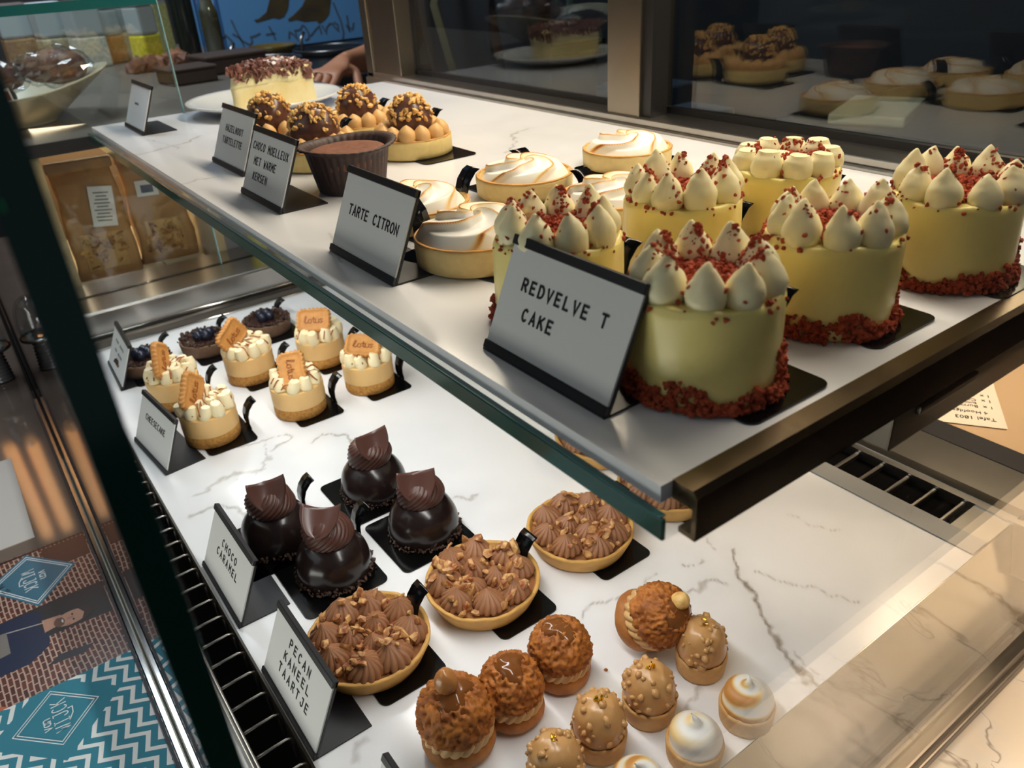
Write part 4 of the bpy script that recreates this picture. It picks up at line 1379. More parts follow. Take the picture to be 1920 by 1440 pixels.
def pecan_tart(x, y, lab, seed, rot):
    g = np.random.default_rng(seed)
    t = thing('pecan_tart', lab, 'tart', (x, y, BZ), (0, 0, rot), 'pecan cinnamon tarts on the lower deck')
    put('crust', shell(.0392, .0458, .0175, .0036, .0130, seed=seed).mesh('crust', M['pecan_crust']), t)
    put('filling', lathe(smooth_prof([(.0418, .0135), (.036, .0150), (.02, .0156), (.0005, .0156)], 3), 48).mesh('filling', M['pecan_fill']), t)
    pos = []
    for i in range(8):
        a = 2 * PI * i / 8 + g.uniform(-.08, .08)
        pos.append((.0298 * math.cos(a), .0298 * math.sin(a), g.uniform(.92, 1.08)))
    for i in range(3):
        a = 2 * PI * i / 3 + .4
        pos.append((.0118 * math.cos(a), .0118 * math.sin(a), g.uniform(.72, .84)))
    for px, py, s in pos:
        put('cream_rosette', ROS[int(g.integers(5))], t, (px, py, .0150), (g.uniform(-.12, .12), g.uniform(-.12, .12), g.uniform(0, 6)), (s, s, s * g.uniform(.92, 1.08)))
    pts, sz = [], []
    for _ in range(64):
        a = g.uniform(0, 2 * PI)
        r = .041 * g.random() ** .55
        px, py = r * math.cos(a), r * math.sin(a)
        z = .0165
        for qx, qy, s in pos:
            d = math.hypot(px - qx, py - qy) / (.0125 * s)
            if d < 1:
                z = max(z, .0155 + .0165 * s * np.interp(d, [0, .3, .6, .86, 1], [1.02, .84, .66, .44, .2]))
        if z > .028 and g.random() < .6:
            continue
        pts.append((px, py, z + .0014))
        sz.append(g.uniform(.0020, .0042))
    put('chopped_pecans', chunks(pts, sz, seed, .28, (1.2, .8, .65)).mesh('chopped_pecans', M['pecan'], False), t, kind='stuff')


PC = [(.1385, .4085, 'pecan tart nearest the PECAN KANEEL TAARTJE card', 81, .2), (.2365, .4045, 'pecan tart second in the front row, right of the dark domes', 82, 1.1),
      (.3360, .4035, 'pecan tart third in the front row, left of the shelf corner', 83, 2.1), (.4380, .4010, 'pecan tart half covered by the shelf corner', 84, .7),
      (.4440, .4990, 'pecan tart mostly hidden behind the glass shelf edge', 85, 1.6)]
for x, y, lab, sd, rt in PC:
    board(x, y, 0, 'black board with tab under the ' + lab.split(',')[0], w=.053, d=.098, ox=.0105, oy=-.0005, tab=(.0370, .000), tabh=1.12)
    pecan_tart(x, y, lab, sd, rt)

# ------------------------------------------------------------------ caramel choux
def choux(x, y, lab, seed, rot, topping, tilt=None, s=1.0):
    g = np.random.default_rng(seed)
    t = thing('caramel_choux', lab, 'choux bun', (x, y, .0002), (0, 0, rot), 'caramel choux on the lower deck')
    t.scale = (s, s, s)
    if tilt:
        t.rotation_euler = tilt[0]
        t.location = (x, y, tilt[1])
    pr = smooth_prof([(.0005, 0), (.0150, .0002), (.0200, .003), (.0212, .0075), (.0200, .0115), (.0160, .0132), (.0005, .0135)], 4)
    put('bun_base', disp(lathe(pr, 48), .0011, 90, seed).mesh('bun_base', M['choux_base']), t)
    pr = smooth_prof([(.0140, .0115), (.0190, .0130), (.0208, .0175), (.0200, .0225), (.0150, .0250)], 4)

    def fn(T, R, Z):
        return T + (Z - .0115) * 26, R * (1 + .085 * (np.abs(np.sin(10 * T)) - .5)), Z
    put('cream_ruffle', lathe(pr, 160, fn).mesh('cream_ruffle', M['ruffle']), t)
    pr = smooth_prof([(.0150, .0218), (.0195, .0212), (.0212, .0240), (.0208, .0300), (.0180, .0370), (.0125, .0428), (.0060, .0452), (.0005, .0458)], 7)
    cap = lathe(pr, 132)
    cap = disp(cap, .0011, 320, seed + .5)
    cap = disp(cap, .0021, 215, seed, True, axis=(0, 0, .026))
    cap = disp(cap, .0016, 50, seed + 4)
    put('craquelin_cap', cap.mesh('craquelin_cap', M['choux']), t)
    mb = MB()
    nr, nt = 14, 48
    ph = g.uniform(0, 6)
    v = []
    for i in range(nr):
        u = i / (nr - 1)
        for j in range(nt):
            a = 2 * PI * j / nt
            R = .0108 * (1 + .18 * math.sin(2 * a + ph) + .12 * math.sin(3 * a + 2 * ph) + (.55 * math.exp(-((a - 4.2) / .35) ** 2)))
            r = R * u
            sz = np.interp(r, [0, .006, .0125, .018, .0208], [.0458, .0452, .0428, .0370, .0290])
            v.append((r * math.cos(a), r * math.sin(a), sz + .0022 * (1 - u ** 4) + .0006 * math.sin(3 * a + 5 * u) * u - (.0006 if u == 1 else 0)))
    mb.add(v, grid_faces(nr, nt))
    put('caramel_drop', mb.mesh('caramel_drop', M['caramel']), t)
    if topping == 'nut':
        put('hazelnut', disp(sphere(.0058, 24, 14, (0, 0, 0), (1, 1, 1.15)), .0005, 220, 2).mesh('hazelnut', M['nut']), t, (.0035, .0045, .0475))
    if topping == 'lump':
        put('caramel_lump', disp(sphere(.0066, 24, 14, (0, 0, 0), (1, 1, 1.3)), .0012, 120, 6).mesh('caramel_lump', mat('caramelised_nut', (178, 118, 62), .3, coat=.3)), t, (-.002, .002, .0525))


choux(.1490, .3045, 'caramel choux bun topped by a caramelised lump, lowest left of the four', 91, .4, 'lump', s=1.12)
choux(.1900, .3020, 'caramel choux bun with smooth brown caramel drop, second from the left', 92, 2.2, None)
choux(.2350, .3060, 'caramel choux bun with split glossy caramel drops, third from the left', 93, 4.0, None)
choux(.3000, .3000, 'caramel choux bun tipped on its side with a hazelnut facing up', 94, .0, 'nut', tilt=((.82, .0, .22), .0135), s=1.06)

# ------------------------------------------------------------------ caramel dome tartlets
for x, y, lab, sd in ((.1890, .2440, 'caramel dome tartlet cut by the lower picture edge', 95), (.2190, .2480, 'caramel dome tartlet in front of the choux buns', 96),
                      (.2610, .2460, 'caramel dome tartlet between two others in the middle', 97), (.3150, .2500, 'caramel dome tartlet beside the tipped choux bun', 98)):
    g = np.random.default_rng(sd)
    if sd == 95:
        x, y = .1800, .2430
    t = thing('caramel_tartlet', lab, 'tartlet', (x, y, .0002), (0, 0, sd), 'caramel dome tartlets on the lower deck')
    put('shell', shell(.0168, .0180, .0155, .0022, .0115, n=56, seed=sd).mesh('tartlet_shell', M['shell']), t)
    pr = smooth_prof([(.0130, .0125), (.0158, .0150), (.0168, .0210), (.0158, .0290), (.0132, .0352), (.0086, .0396), (.0035, .0414), (.0005, .0417)], 4)
    dm = disp(lathe(pr, 48), .0007, 130, sd)
    lump = []
    for _ in range(46):
        a, el = g.uniform(0, 2 * PI), g.random() ** .8
        z = np.interp(el, [0, 1], [.0416, .017])
        r = np.interp(z, [.015, .0210, .029, .0352, .0396, .0417], [.0158, .0168, .0158, .0132, .0086, .001])
        lump.append((r * math.cos(a), r * math.sin(a), z))
    dm.join(chunks(lump, .0021, sd, .15, (1, .85, .8)))
    o = put('caramel_dome', dm.mesh('caramel_dome', M['dome_caramel']), t)
    put('gold_leaf', chunks([(.002 * math.cos(k), .002 * math.sin(k), .0428 + .0003 * k) for k in range(5)], .0011, sd, .4, (1, 1, .3)).mesh('gold_leaf', M['gold'], False), t)

# ------------------------------------------------------------------ meringue tartlets
def swirl_meringue(seed, browned):
    g = np.random.default_rng(seed)
    nr, nt = 60, 72
    u = np.linspace(0, 1, nr)
    pr = np.array(smooth_prof([(.0148, .0110), (.0158, .0145), (.0160, .0190), (.0140, .0240), (.0095, .0280), (.0048, .0302), (.0024, .0322), (.0014, .0345), (.0004, .0362)], 8))
    n = len(pr)
    th = np.linspace(0, 2 * PI, nt, endpoint=False)
    k = np.linspace(0, 1, n)[:, None]
    T = th[None, :]
    spiral = np.cos((k * 3.2 - T / (2 * PI)) * 2 * PI)
    R = pr[:, :1] * (1 + .045 * spiral * (1 - k))
    Z = pr[:, 1:2] + .0007 * spiral * (1 - k) + .0 * T
    bend = np.clip((k - .7) / .3, 0, 1) ** 1.5 * .003
    v = np.stack([R * np.cos(T) + bend, R * np.sin(T) + bend * .5, Z], -1).reshape(-1, 3)
    ph = g.uniform(0, 6)
    toast = np.clip((.55 * np.sin(T + ph) + .55 * spiral + .1) * browned, 0, .75) * np.clip((.85 - k) * 4, 0, 1) + 0 * k
    return MB().add(v, grid_faces(n, nt)).mesh('meringue_swirl', M['meringue'], True, ('toast', toast.reshape(-1)))


for x, y, lab, sd, br in ((.3065, .2035, 'meringue tartlet with toasted golden swirl nearest the steel end panel', 101, 1.1), (.2600, .2055, 'plain white meringue tartlet at the lower right', 102, .35),
                          (.2120, .2050, 'meringue tartlet of which only the tip shows at the lower edge', 103, .9)):
    t = thing('meringue_tartlet', lab, 'tartlet', (x, y, .0002), (0, 0, sd), 'meringue tartlets on the lower deck')
    put('shell', shell(.0170, .0180, .0150, .0022, .0110, n=56, seed=sd).mesh('tartlet_shell', M['shell']), t)
    put('meringue_swirl', swirl_meringue(sd, br), t)
solo('pastry_crumb', chunks([(0, 0, .0012)], .0016, 3), M['choux'], 'single pastry crumb on the marble between choux buns and caramel tartlets', 'crumb', loc=(.2615, .2885, 0))

# ------------------------------------------------------------------ napkins and flyer on the brown counter
def chevron_mat():
    t = NT('teal_chevron_print')
    co = t.add('ShaderNodeSeparateXYZ')
    t.link(t.coord('Object'), co.inputs[0])
    x, y = co.outputs[0], co.outputs[1]
    # zigzag lines across the napkin, turned 35 degrees
    a = t.math('ADD', t.math('MULTIPLY', x, .91), t.math('MULTIPLY', y, .42))
    b = t.math('SUBTRACT', t.math('MULTIPLY', y, .91), t.math('MULTIPLY', x, .42))
    tri = t.math('ABSOLUTE', t.math('SUBTRACT', t.math('FRACT', t.math('DIVIDE', b, .026)), .5))
    s = t.math('FRACT', t.math('DIVIDE', t.math('ADD', a, t.math('MULTIPLY', tri, .022)), .0125))
    wh = t.math('GREATER_THAN', s, .60)
    # plain diamond that carries the emblem
    u = t.math('SUBTRACT', x, -.0690)
    v = t.math('SUBTRACT', y, -.0385)
    d = t.math('ADD', t.math('DIVIDE', t.math('ABSOLUTE', u), .052), t.math('DIVIDE', t.math('ABSOLUTE', v), .052))
    wh = t.math('MULTIPLY', wh, t.math('GREATER_THAN', d, 1.0))
    t.link(t.mix(wh, lin((52, 128, 148)), lin((228, 230, 228))), t.b.inputs['Base Color'])
    t.b.inputs['Roughness'].default_value = .8
    t.bump(t.noise(900, 2).outputs[0], .25, .0004)
    return t.m


M['chevron'] = chevron_mat()
M['tissue'] = mat('tissue_white', (226, 230, 230), .85)
M['tissue_teal'] = mat('tissue_teal', (60, 134, 152), .85)
NX, NY = -.0030, .648
for k in range(6):
    zt = ZC + .0002 + k * .0023
    top = k == 5
    t = thing('paper_napkin', 'folded teal napkin with white zigzags, topmost of the stack' if top else 'folded teal napkin under the topmost one of the stack', 'napkin',
              (NX - .0006 * (k % 3), NY - .0008 * ((k * 2) % 3), zt), (0, 0, .012 * math.sin(k * 2.0)), 'folded napkins in the stack')
    n = 10
    put('sheet', box(-.165, 0, -.165, 0, 0, .0021, .0006, 1).mesh('napkin_sheet', M['chevron'], False), t)
    put('fold_edge', box(-.1645, .0003, -.1647, .0003, .0007, .0012).mesh('napkin_fold', M['tissue'], False), t)
    if top:
        mb = MB()
        cx, cy = -.0690, -.0385
        for sc in (.0335, .0300):
            ribbon(mb, [(cx + sc, cy), (cx, cy + sc), (cx - sc * 1.0, cy), (cx, cy - sc), (cx + sc, cy)], .0007)
        # wording turned so that it reads away from the viewer
        w2 = text_mb('WIJCK', .0115, .0078, .0008, 0, -.0085, aspect=.75)
        w2.join(text_mb('van', .0105, .0052, .0008, -.004, .0055, aspect=.75))
        ribbon(w2, [(-.010, -.0085), (-.003, -.012), (.004, -.0125), (.004, -.009)], .0008)
        mb.join(w2, Matrix.Translation((cx + .0005, cy, 0)) @ Matrix.Rotation(PI / 2, 4, 'Z'))
        put('emblem', mb.mesh('napkin_emblem', M['tissue'], False), t, (0, 0, .0021), label='white diamond outline with lettering')

t = thing('flyer', 'printed flyer with brick wall photo and teal diamond under the napkins', 'flyer', (-.0100, .890, ZC + .0002), (0, 0, 0))


def brick_mat():
    m = NT('printed_brick_wall')
    mp = m.add('ShaderNodeMapping')
    m.link(m.coord('Object'), mp.inputs[0])
    mp.inputs['Rotation'].default_value = (0, 0, PI / 2 - .05)
    b = m.add('ShaderNodeTexBrick')
    w = m.noise(14, 2, mp.outputs[0])
    va = m.add('ShaderNodeVectorMath', operation='MULTIPLY_ADD')
    m.link(w.outputs['Color'], va.inputs[0])
    va.inputs[1].default_value = (.006, .006, 0)
    m.link(mp.outputs[0], va.inputs[2])
    m.link(va.outputs[0], b.inputs['Vector'])
    b.inputs['Color1'].default_value = lin((116, 66, 54))
    b.inputs['Color2'].default_value = lin((84, 52, 46))
    b.inputs['Mortar'].default_value = lin((196, 166, 148))
    b.inputs['Scale'].default_value = 1.0
    b.inputs['Mortar Size'].default_value = .0007
    b.inputs['Brick Width'].default_value = .0115
    b.inputs['Row Height'].default_value = .0046
    m.link(b.outputs[0], m.b.inputs['Base Color'])
    m.b.inputs['Roughness'].default_value = .22
    return m.m


put('sheet', box(-.22, .0055, -.32, 0, 0, .0004).mesh('flyer_sheet', brick_mat(), False), t)


def flat(name, pts, col, z, dz=.00006, rough=.25):
    # pts in world x, y
    return put(name, plane_prism([(px + .0100, py - .890) for px, py in pts], z, z + dz).mesh(name, mat('print_' + name, col, rough), False), t)


flat('dark_margin', [(-.23, .8895), (-.0060, .8895), (-.0060, .8855), (-.23, .8855)], (58, 34, 32), .0004)
flat('dark_band', [(-.0060, .8750), (-.0060, .8420), (-.03, .8420), (-.05, .8500), (-.05, .884), (-.0060, .884)], (84, 50, 44), .0004)
flat('dark_doorway', [(-.0060, .7850), (-.0060, .7300), (-.045, .7330), (-.23, .7380), (-.23, .7800), (-.05, .7860)], (50, 46, 46), .0004)
flat('navy_shirt', [(-.072, .7560), (-.064, .7700), (-.073, .7820), (-.16, .7860), (-.16, .7080), (-.085, .7060), (-.066, .7200), (-.064, .7360)], (38, 46, 72), .00047)
flat('apron', [(-.098, .7660), (-.098, .7330), (-.16, .7250), (-.16, .7740)], (132, 124, 118), .00054)
flat('apron_strap', [(-.098, .7640), (-.066, .7560), (-.0655, .7572), (-.098, .7655)], (180, 174, 170), .0006)
flat('neck', [(-.067, .7610), (-.067, .7410), (-.050, .7440), (-.050, .7580)], (186, 140, 118), .00054)
flat('face', arc(-.0420, .7470, .0160, .0105, 0, 360, 22)[:-1], (198, 150, 126), .0006)
flat('hair', arc(-.0360, .7470, .0135, .0118, 70, -70, 12) + [(-.033, .7390), (-.030, .7470), (-.034, .7560)], (62, 48, 40), .00066)
flat('beard', arc(-.0520, .7470, .0060, .0080, 110, 250, 8) + [(-.0495, .7410), (-.0480, .7470), (-.0495, .7530)], (110, 80, 66), .00066)
flat('smile', [(-.0500, .7435), (-.0492, .7470), (-.0500, .7505), (-.0512, .7470)], (236, 226, 218), .00072)
for ey in (.7428, .7512):
    flat('eye', arc(-.0405, ey, .0009, .0016, 0, 360, 8)[:-1], (50, 36, 32), .00072)
flat('nose', [(-.0400, .7465), (-.0458, .7455), (-.0458, .7492), (-.0400, .7478)], (184, 134, 110), .00072)
flat('orange_patch', [(-.100, .6560), (-.118, .6720), (-.16, .6760), (-.16, .6500)], (206, 112, 66), .00047)
flat('ear', arc(-.0460, .7380, .0022, .0016, 0, 360, 10)[:-1], (180, 130, 108), .00062)
flat('dark_tool', [(-.030, .6960), (-.060, .7010), (-.072, .6920), (-.055, .6900), (-.040, .6880)], (54, 50, 54), .00047)
DX, DY = -.0655, .8360
dm = [(-.0225, .834), (-.0655, .886), (-.1085, .848), (-.0660, .786)]
flat('teal_diamond', dm, (62, 112, 134), .0005, .0001)
mb = MB()
for sc in (.90, .82):
    q = [(DX + (px - DX) * sc + .0100, DY + (py - DY) * sc - .890) for px, py in dm]
    ribbon(mb, q + q[:1], .0009)
w2 = text_mb('WIJCK', .0120, .0078, .0009, 0, -.0105, aspect=.75)
w2.join(text_mb('van', .0110, .0054, .0009, -.001, .0055, aspect=.75))
ribbon(w2, [(-.010, -.0105), (-.003, -.014), (.004, -.0145), (.004, -.011)], .0009)
mb.join(w2, Matrix.Translation((DX + .0120, DY - .890, 0)) @ Matrix.Rotation(-PI / 2, 4, 'Z'))
put('emblem', mb.mesh('flyer_emblem', M['tissue'], False), t, (0, 0, .0006), label='white double diamond outline with lettering')
mb = MB().join(text_mb("'24 25", .0060, .0042, .0007, 0, 0, aspect=.7), Matrix.Translation((DX - .0205, DY - .890 + .004, 0)) @ Matrix.Rotation(-PI / 2 + .3, 4, 'Z'))
put('year_lettering', mb.mesh('flyer_year', M['ink'], False), t, (0, 0, .0006))
solo('paper_sheet', box(-.26, -.052, .915, 1.125, ZC + .0002, ZC + .0012), mat('pale_grey_paper', (208, 200, 190), .5), 'pale grey sheet lying beyond the flyer on the brown counter', 'paper')

# glass bell stopper thing standing on the counter close to the glass
t = thing('glass_jar', 'clear domed glass jar on a ribbed grey foot beside the front glass', 'jar', (-.0310, 1.40, ZC))
M['clear'] = glass_mat('thick_clear_glass', (.93, .95, .95), .12)
M['ribbed'] = mat('ribbed_grey_foot', (130, 132, 134), .25, .4)
pr = [(.0005, 0)]
for i in range(9):
    pr += [(.0150 - .0004 * i, .001 + i * .0058), (.0180 - .0004 * i, .0026 + i * .0058), (.0150 - .0004 * i, .0050 + i * .0058)]
pr += [(.0005, .053)]
put('foot', lathe(pr, 32).mesh('jar_foot', M['ribbed']), t)
put('collar', lathe([(.0005, .053), (.027, .053), (.0292, .0545), (.0292, .0575), (.027, .059), (.0005, .059)], 36).mesh('jar_collar', M['steel_bright']), t)
pr = smooth_prof([(.0255, .0592), (.0275, .070), (.0265, .092), (.0205, .112), (.0100, .123), (.0005, .1255)], 4)
pr = pr + [(max(.0005, r - .0025), z - .0025) for r, z in pr[::-1]]
put('dome', lathe(pr, 40).mesh('jar_dome', M['clear']), t)

# warm tube lamps hanging above the counter
M['lamp'] = NT('warm_tube').m
nb = M['lamp'].node_tree.nodes['Principled BSDF']
nb.inputs['Base Color'].default_value = lin((255, 200, 140))
nb.inputs['Emission Color'].default_value = lin((255, 176, 104))
nb.inputs['Emission Strength'].default_value = 4.0
for k, (lx, ly) in enumerate(((-.050, 2.5), (-.108, 2.5), (-.30, 2.9))):
    t = thing('tube_lamp', ('warm tube lamp nearest the glass above the far counter', 'warm tube lamp in the middle above the far counter', 'warm tube lamp outermost above the far counter')[k], 'lamp', (lx, ly, .535))
    put('tube', lathe([(.0005, 0), (.016, 0), (.017, .002), (.017, .34), (.0005, .342)], 16).mesh('lamp_tube', M['lamp']), t)
    put('cap', lathe([(.0005, .342), (.019, .342), (.019, .38), (.0005, .38)], 16).mesh('lamp_cap', M['black_metal']), t)
    put('cord', tube([(0, 0, .38), (0, 0, 1.5)], .003, 6).mesh('lamp_cord', M['black_metal']), t)

# ------------------------------------------------------------------ bread cabinet beyond the far end
M['tile'] = mat('beige_tiles', (196, 182, 150), .35, var=.04, vscale=10)
M['cab_wall'] = mat('beige_cabinet_wall', (176, 158, 120), .5)
M['cab_shelf'] = mat('grey_brown_shelf', (96, 90, 82), .35)
M['cab_dark'] = mat('dark_shelf_edge', (34, 30, 28), .4)
cab = thing('bread_cabinet', 'beige tiled cabinet holding paper bags beyond the far end of the case', 'cabinet', (0, 0, -1.0))


def kpart(name, mb, mt, smooth=False):
    return put(name, mb.mesh(name, mt, smooth), cab, (0, 0, 1.0))


kpart('base', box(.004, .72, 1.262, 2.6, -1.0, .012), M['cab_dark'])
fl = MB()
for i in range(3):
    for j in range(5):
        fl.join(box(.112 + i * .0655, .1765 + i * .0655, 1.272 + j * .066, 1.337 + j * .066, .012, .0285, .0008, 1))
kpart('tile_floor', fl, M['tile'])
kpart('glass_lip', box(.104, .312, 1.2645, 1.2705, .012, .0335, .001, 1), mat('pale_green_glass_lip', (190, 206, 190), .15))
kpart('side_wall', box(.098, .111, 1.265, 1.62, .012, .2345), M['cab_wall'])
kpart('side_wall', box(.315, .328, 1.265, 1.62, .012, .2345), M['cab_wall'])
kpart('back_wall', box(.098, .328, 1.62, 1.632, .012, .2345), mat('brown_back_wall', (96, 76, 54), .6))
kpart('grey_panel', box(.328, .66, 1.262, 1.275, .012, .2345), mat('grey_end_panel', (116, 114, 114), .4))
kpart('shelf_board', box(.004, .61, 1.264, 2.6, .2345, .25).join(box(.61, .70, 2.04, 2.6, .2345, .25)), M['cab_shelf'])
kpart('shelf_edge', box(.004, .61, 1.258, 1.264, .2335, .2505), M['cab_dark'])


def paper_bag(x, y, w, h, d, rot, label, has_label, window):
    t = thing('paper_bag', label, 'bag', (x, y, .0287), (0, 0, rot), 'bread bags in the cabinet')
    mb = MB()
    n = 24
    v = []
    for j in range(9):
        k = j / 8
        z = h * k
        dd = d * (1 - k ** 2.2 * .9)
        for px, py in rrect(w * (1.02 - .10 * k), dd, min(.008, dd * .45), 5):
            v.append((px + .002 * math.sin(z * 70 + py * 90), py + .004 * k, z))
    m = len(v) // 9
    mb.add(v, grid_faces(9, m))
    mb.f.append(list(range(m))[::-1])
    mb.f.append(list(range(8 * m, 9 * m)))
    mb = disp(mb, .0022, 40, x * 50)
    put('body', mb.mesh('bag_body', M['kraft']), t)
    put('top_fold', box(-w / 2, w / 2, -.002, .012, h - .004, h + .012, .002, 1).mesh('bag_fold', M['kraft'], False), t)
    f = put('window', box(-w * .32, w * .32, -.0016, 0, h * .08, h * .42, .0006, 1).mesh('bag_window', M['film'], False), t, (0, -d * .50, 0), (-.06, 0, 0))
    put('content', chunks([(random.uniform(-w * .3, w * .3), -.0020, random.uniform(h * .1, h * .4)) for _ in range(40)], .0052, int(x * 1000), .3, (1, .25, 1)).mesh('bag_content', M['granola'], False), f, kind='stuff')
    if has_label:
        lb = put('label', box(-.017, .017, -.0012, 0, 0, .060).mesh('bag_label', M['card'], False), t, (.012, -d * .40, h * .47), (-.10, .12, 0))
        ln = MB()
        for i in range(9):
            L = (.020, .022, .018, .024, .016, .022, .019, .015, .021)[i]
            ln.join(box(-L / 2, L / 2, -.0015, -.0012, .008 + i * .0052, .0100 + i * .0052))
        put('printing', ln.mesh('bag_printing', M['grey_ink'], False), lb)
    if window:
        put('sticker', box(-.016, .016, -.0012, 0, 0, .024).mesh('bag_sticker', M['card'], False), t, (-.010, -d * .34, h * .66), (-.12, .05, 0))
        put('sticker_print', box(-.009, .009, -.0016, -.0010, .005, .017).mesh('bag_sticker_print', mat('blue_grey_ink', (84, 96, 120), .5), False), t, (-.010, -d * .35, h * .66), (-.12, .05, 0))


M['kraft'] = mat('kraft_paper', (170, 128, 78), .6, var=.14, vscale=18)
M['film'] = mat('clear_film_window', (186, 150, 96), .18, var=.2, vscale=30)
M['granola'] = mat('granola', (204, 158, 92), .7, col2=(120, 76, 44), vscale=110)
paper_bag(.166, 1.352, .092, .165, .040, -.12, 'kraft bread bag with white printed label in the cabinet', True, False)
paper_bag(.262, 1.366, .088, .160, .040, -.08, 'kraft bread bag with small sticker in the cabinet', False, True)
# oil bottle beside the cabinet
def bottle(x, y, z, R, h, mt, capm, label, name='bottle', neck=.35, group=None):
    t = thing(name, label, 'bottle', (x, y, z), (0, 0, 0), group)
    pr = smooth_prof([(.0005, 0), (R * .96, 0), (R, .004), (R, h * .55), (R * .85, h * .66), (R * neck, h * .78), (R * neck, h * .93)], 3) + [(.0005, h * .93)]
    put('body', lathe(pr, 32).mesh('bottle_body', mt), t)
    put('cap', lathe([(.0005, h * .93), (R * neck * 1.15, h * .93), (R * neck * 1.15, h), (.0005, h)], 24).mesh('bottle_cap', capm), t)
    return t


M['oil'] = mat('yellow_green_oil', (168, 160, 28), .08, spec=.7)
M['dark_bottle'] = mat('dark_green_bottle', (20, 28, 24), .1, spec=.6)
M['amber'] = mat('amber_bottle', (110, 92, 44), .15)
bottle(.372, 1.235, .0485, .0165, .10, M['oil'], M['black_metal'], 'small yellow oil bottle standing on the far steel ledge, left one', group='oil bottles on the ledge')
bottle(.404, 1.232, .0485, .0150, .09, M['oil'], M['black_metal'], 'small yellow oil bottle standing on the far steel ledge, right one', group='oil bottles on the ledge')
put('ledge_rear', box(.03, .62, 1.208, 1.26, -.10, .048).mesh('ledge_rear', M['steel'], False), case, (0, 0, 1.0))

# bowl with wrapped breads
M['bowl'] = mat('cream_ceramic', (206, 198, 170), .2)
t = thing('bowl', 'large cream ceramic bowl of wrapped breads on the far shelf', 'bowl', (.118, 1.48, .25), (0, 0, 0))
pr = smooth_prof([(.0005, 0), (.052, 0), (.060, .004), (.085, .022), (.118, .044), (.140, .058), (.1415, .0605), (.138, .0600), (.112, .046), (.075, .024), (.04, .010), (.0005, .008)], 3)
put('body', lathe(pr, 64, lambda T, R, Z: (T, R * (1 + .05 * np.cos(2 * T) * np.clip(Z / .06, 0, 1)), Z + .012 * np.cos(2 * T + .3) * np.clip(Z / .06, 0, 1) ** 2)).mesh('bowl_body', M['bowl']), t)
M['bread'] = mat('brown_crusty_bread', (140, 94, 64), .6, col2=(96, 60, 42), vscale=40, bump=.4)
M['foil'] = glass_mat('cellophane', (.9, .92, .95), .14)
M['dark_pack'] = mat('dark_wrapped_loaf', (52, 44, 42), .3)
for k, (bx, by, bz, L, r, rz, lab, dark) in enumerate(((.070, 1.43, .292, .060, .030, .35, 'dark wrapped loaf with small label in the cream bowl', True),
                                                       (.105, 1.535, .312, .052, .028, .15, 'cellophane wrapped brown loaf lying in the middle of the cream bowl', False),
                                                       (.196, 1.500, .322, .046, .030, -.2, 'cellophane wrapped brown bread at the right rim of the cream bowl', False))):
    t = thing('wrapped_bread', lab, 'bread', (bx, by, bz), (0, 0, rz), 'wrapped breads in the bowl')
    lf = disp(sphere(1, 28, 18, (0, 0, 0), (L, r, r * .85)), .004, 38, k * 3.0)
    put('loaf', lf.mesh('loaf', M['dark_pack'] if dark else M['bread']), t)
    if dark:
        put('label', box(-.012, .012, -.001, 0, -.010, .010).mesh('loaf_label', M['card'], False), t, (.030, -r * .90, .006), (-.2, 0, .25))
        put('label_print', box(-.004, .008, -.0016, -.001, -.007, .006).mesh('loaf_print', mat('red_brown_print', (140, 70, 60), .5), False), t, (.030, -r * .90, .006), (-.2, 0, .25))
    else:
        wr = disp(sphere(1, 26, 16, (0, 0, 0), (L * 1.18, r * 1.14, r)), .007, 60, k * 5.0, True)
        put('wrapper', wr.mesh('wrapper', M['foil'], False), t)

# row of storage jars and bags behind the bowl
M['jar_glass'] = mat('frosted_storage_plastic', (176, 188, 190), .25)
for k, (x, y, w, h, cols, lab) in enumerate((
        (.255, 2.42, .070, .13, (150, 118, 82), 'storage jar of brown granola, leftmost of the far row'), (.315, 2.30, .062, .13, (176, 168, 138), 'storage jar of pale flakes second from left in the far row'),
        (.375, 2.22, .066, .13, (198, 200, 186), 'storage jar of white flakes third in the far row'), (.430, 2.26, .052, .12, (186, 130, 66), 'storage jar of orange brown nuts in the far row'),
        (.470, 2.32, .056, .12, (196, 184, 150), 'storage jar of oat flakes in the far row'), (.480, 2.12, .050, .125, (206, 196, 40), 'storage jar with bright yellow content in the far row'),
        (.532, 2.20, .050, .130, (186, 190, 128), 'tall pale green storage jar in the far row'))):
    t = thing('storage_jar', lab, 'jar', (x, y, .25), (0, 0, .1 * k), 'storage jars on the far shelf')
    hf = h * (.52 if k not in (6,) else .98)
    put('jar_body', box(-w / 2, w / 2, -w / 2, w / 2, hf, h, .006, 2).mesh('jar_body', M['jar_glass'], False), t)
    put('content', disp(box(-w / 2, w / 2, -w / 2, w / 2, 0, hf, .005, 2), .002, 60, k).mesh('jar_content', mat('jar_content_%d' % k, cols, .7, var=.25, vscale=120), False), t)
    put('lid', box(-w / 2 - .001, w / 2 + .001, -w / 2 - .001, w / 2 + .001, h, h + .014, .004, 2).mesh('jar_lid', mat('jar_lid_%d' % k, (196, 206, 214) if k % 2 else (120, 110, 104), .4), False), t)
solo('cookie_tray', chunks([(random.uniform(-.06, .06), random.uniform(-.03, .03), random.uniform(.004, .016)) for _ in range(60)], .011, 4), M['bread'],
     'heap of brown rusks on the far shelf before the yellow jar', 'bread', loc=(.470, 1.98, .2512))
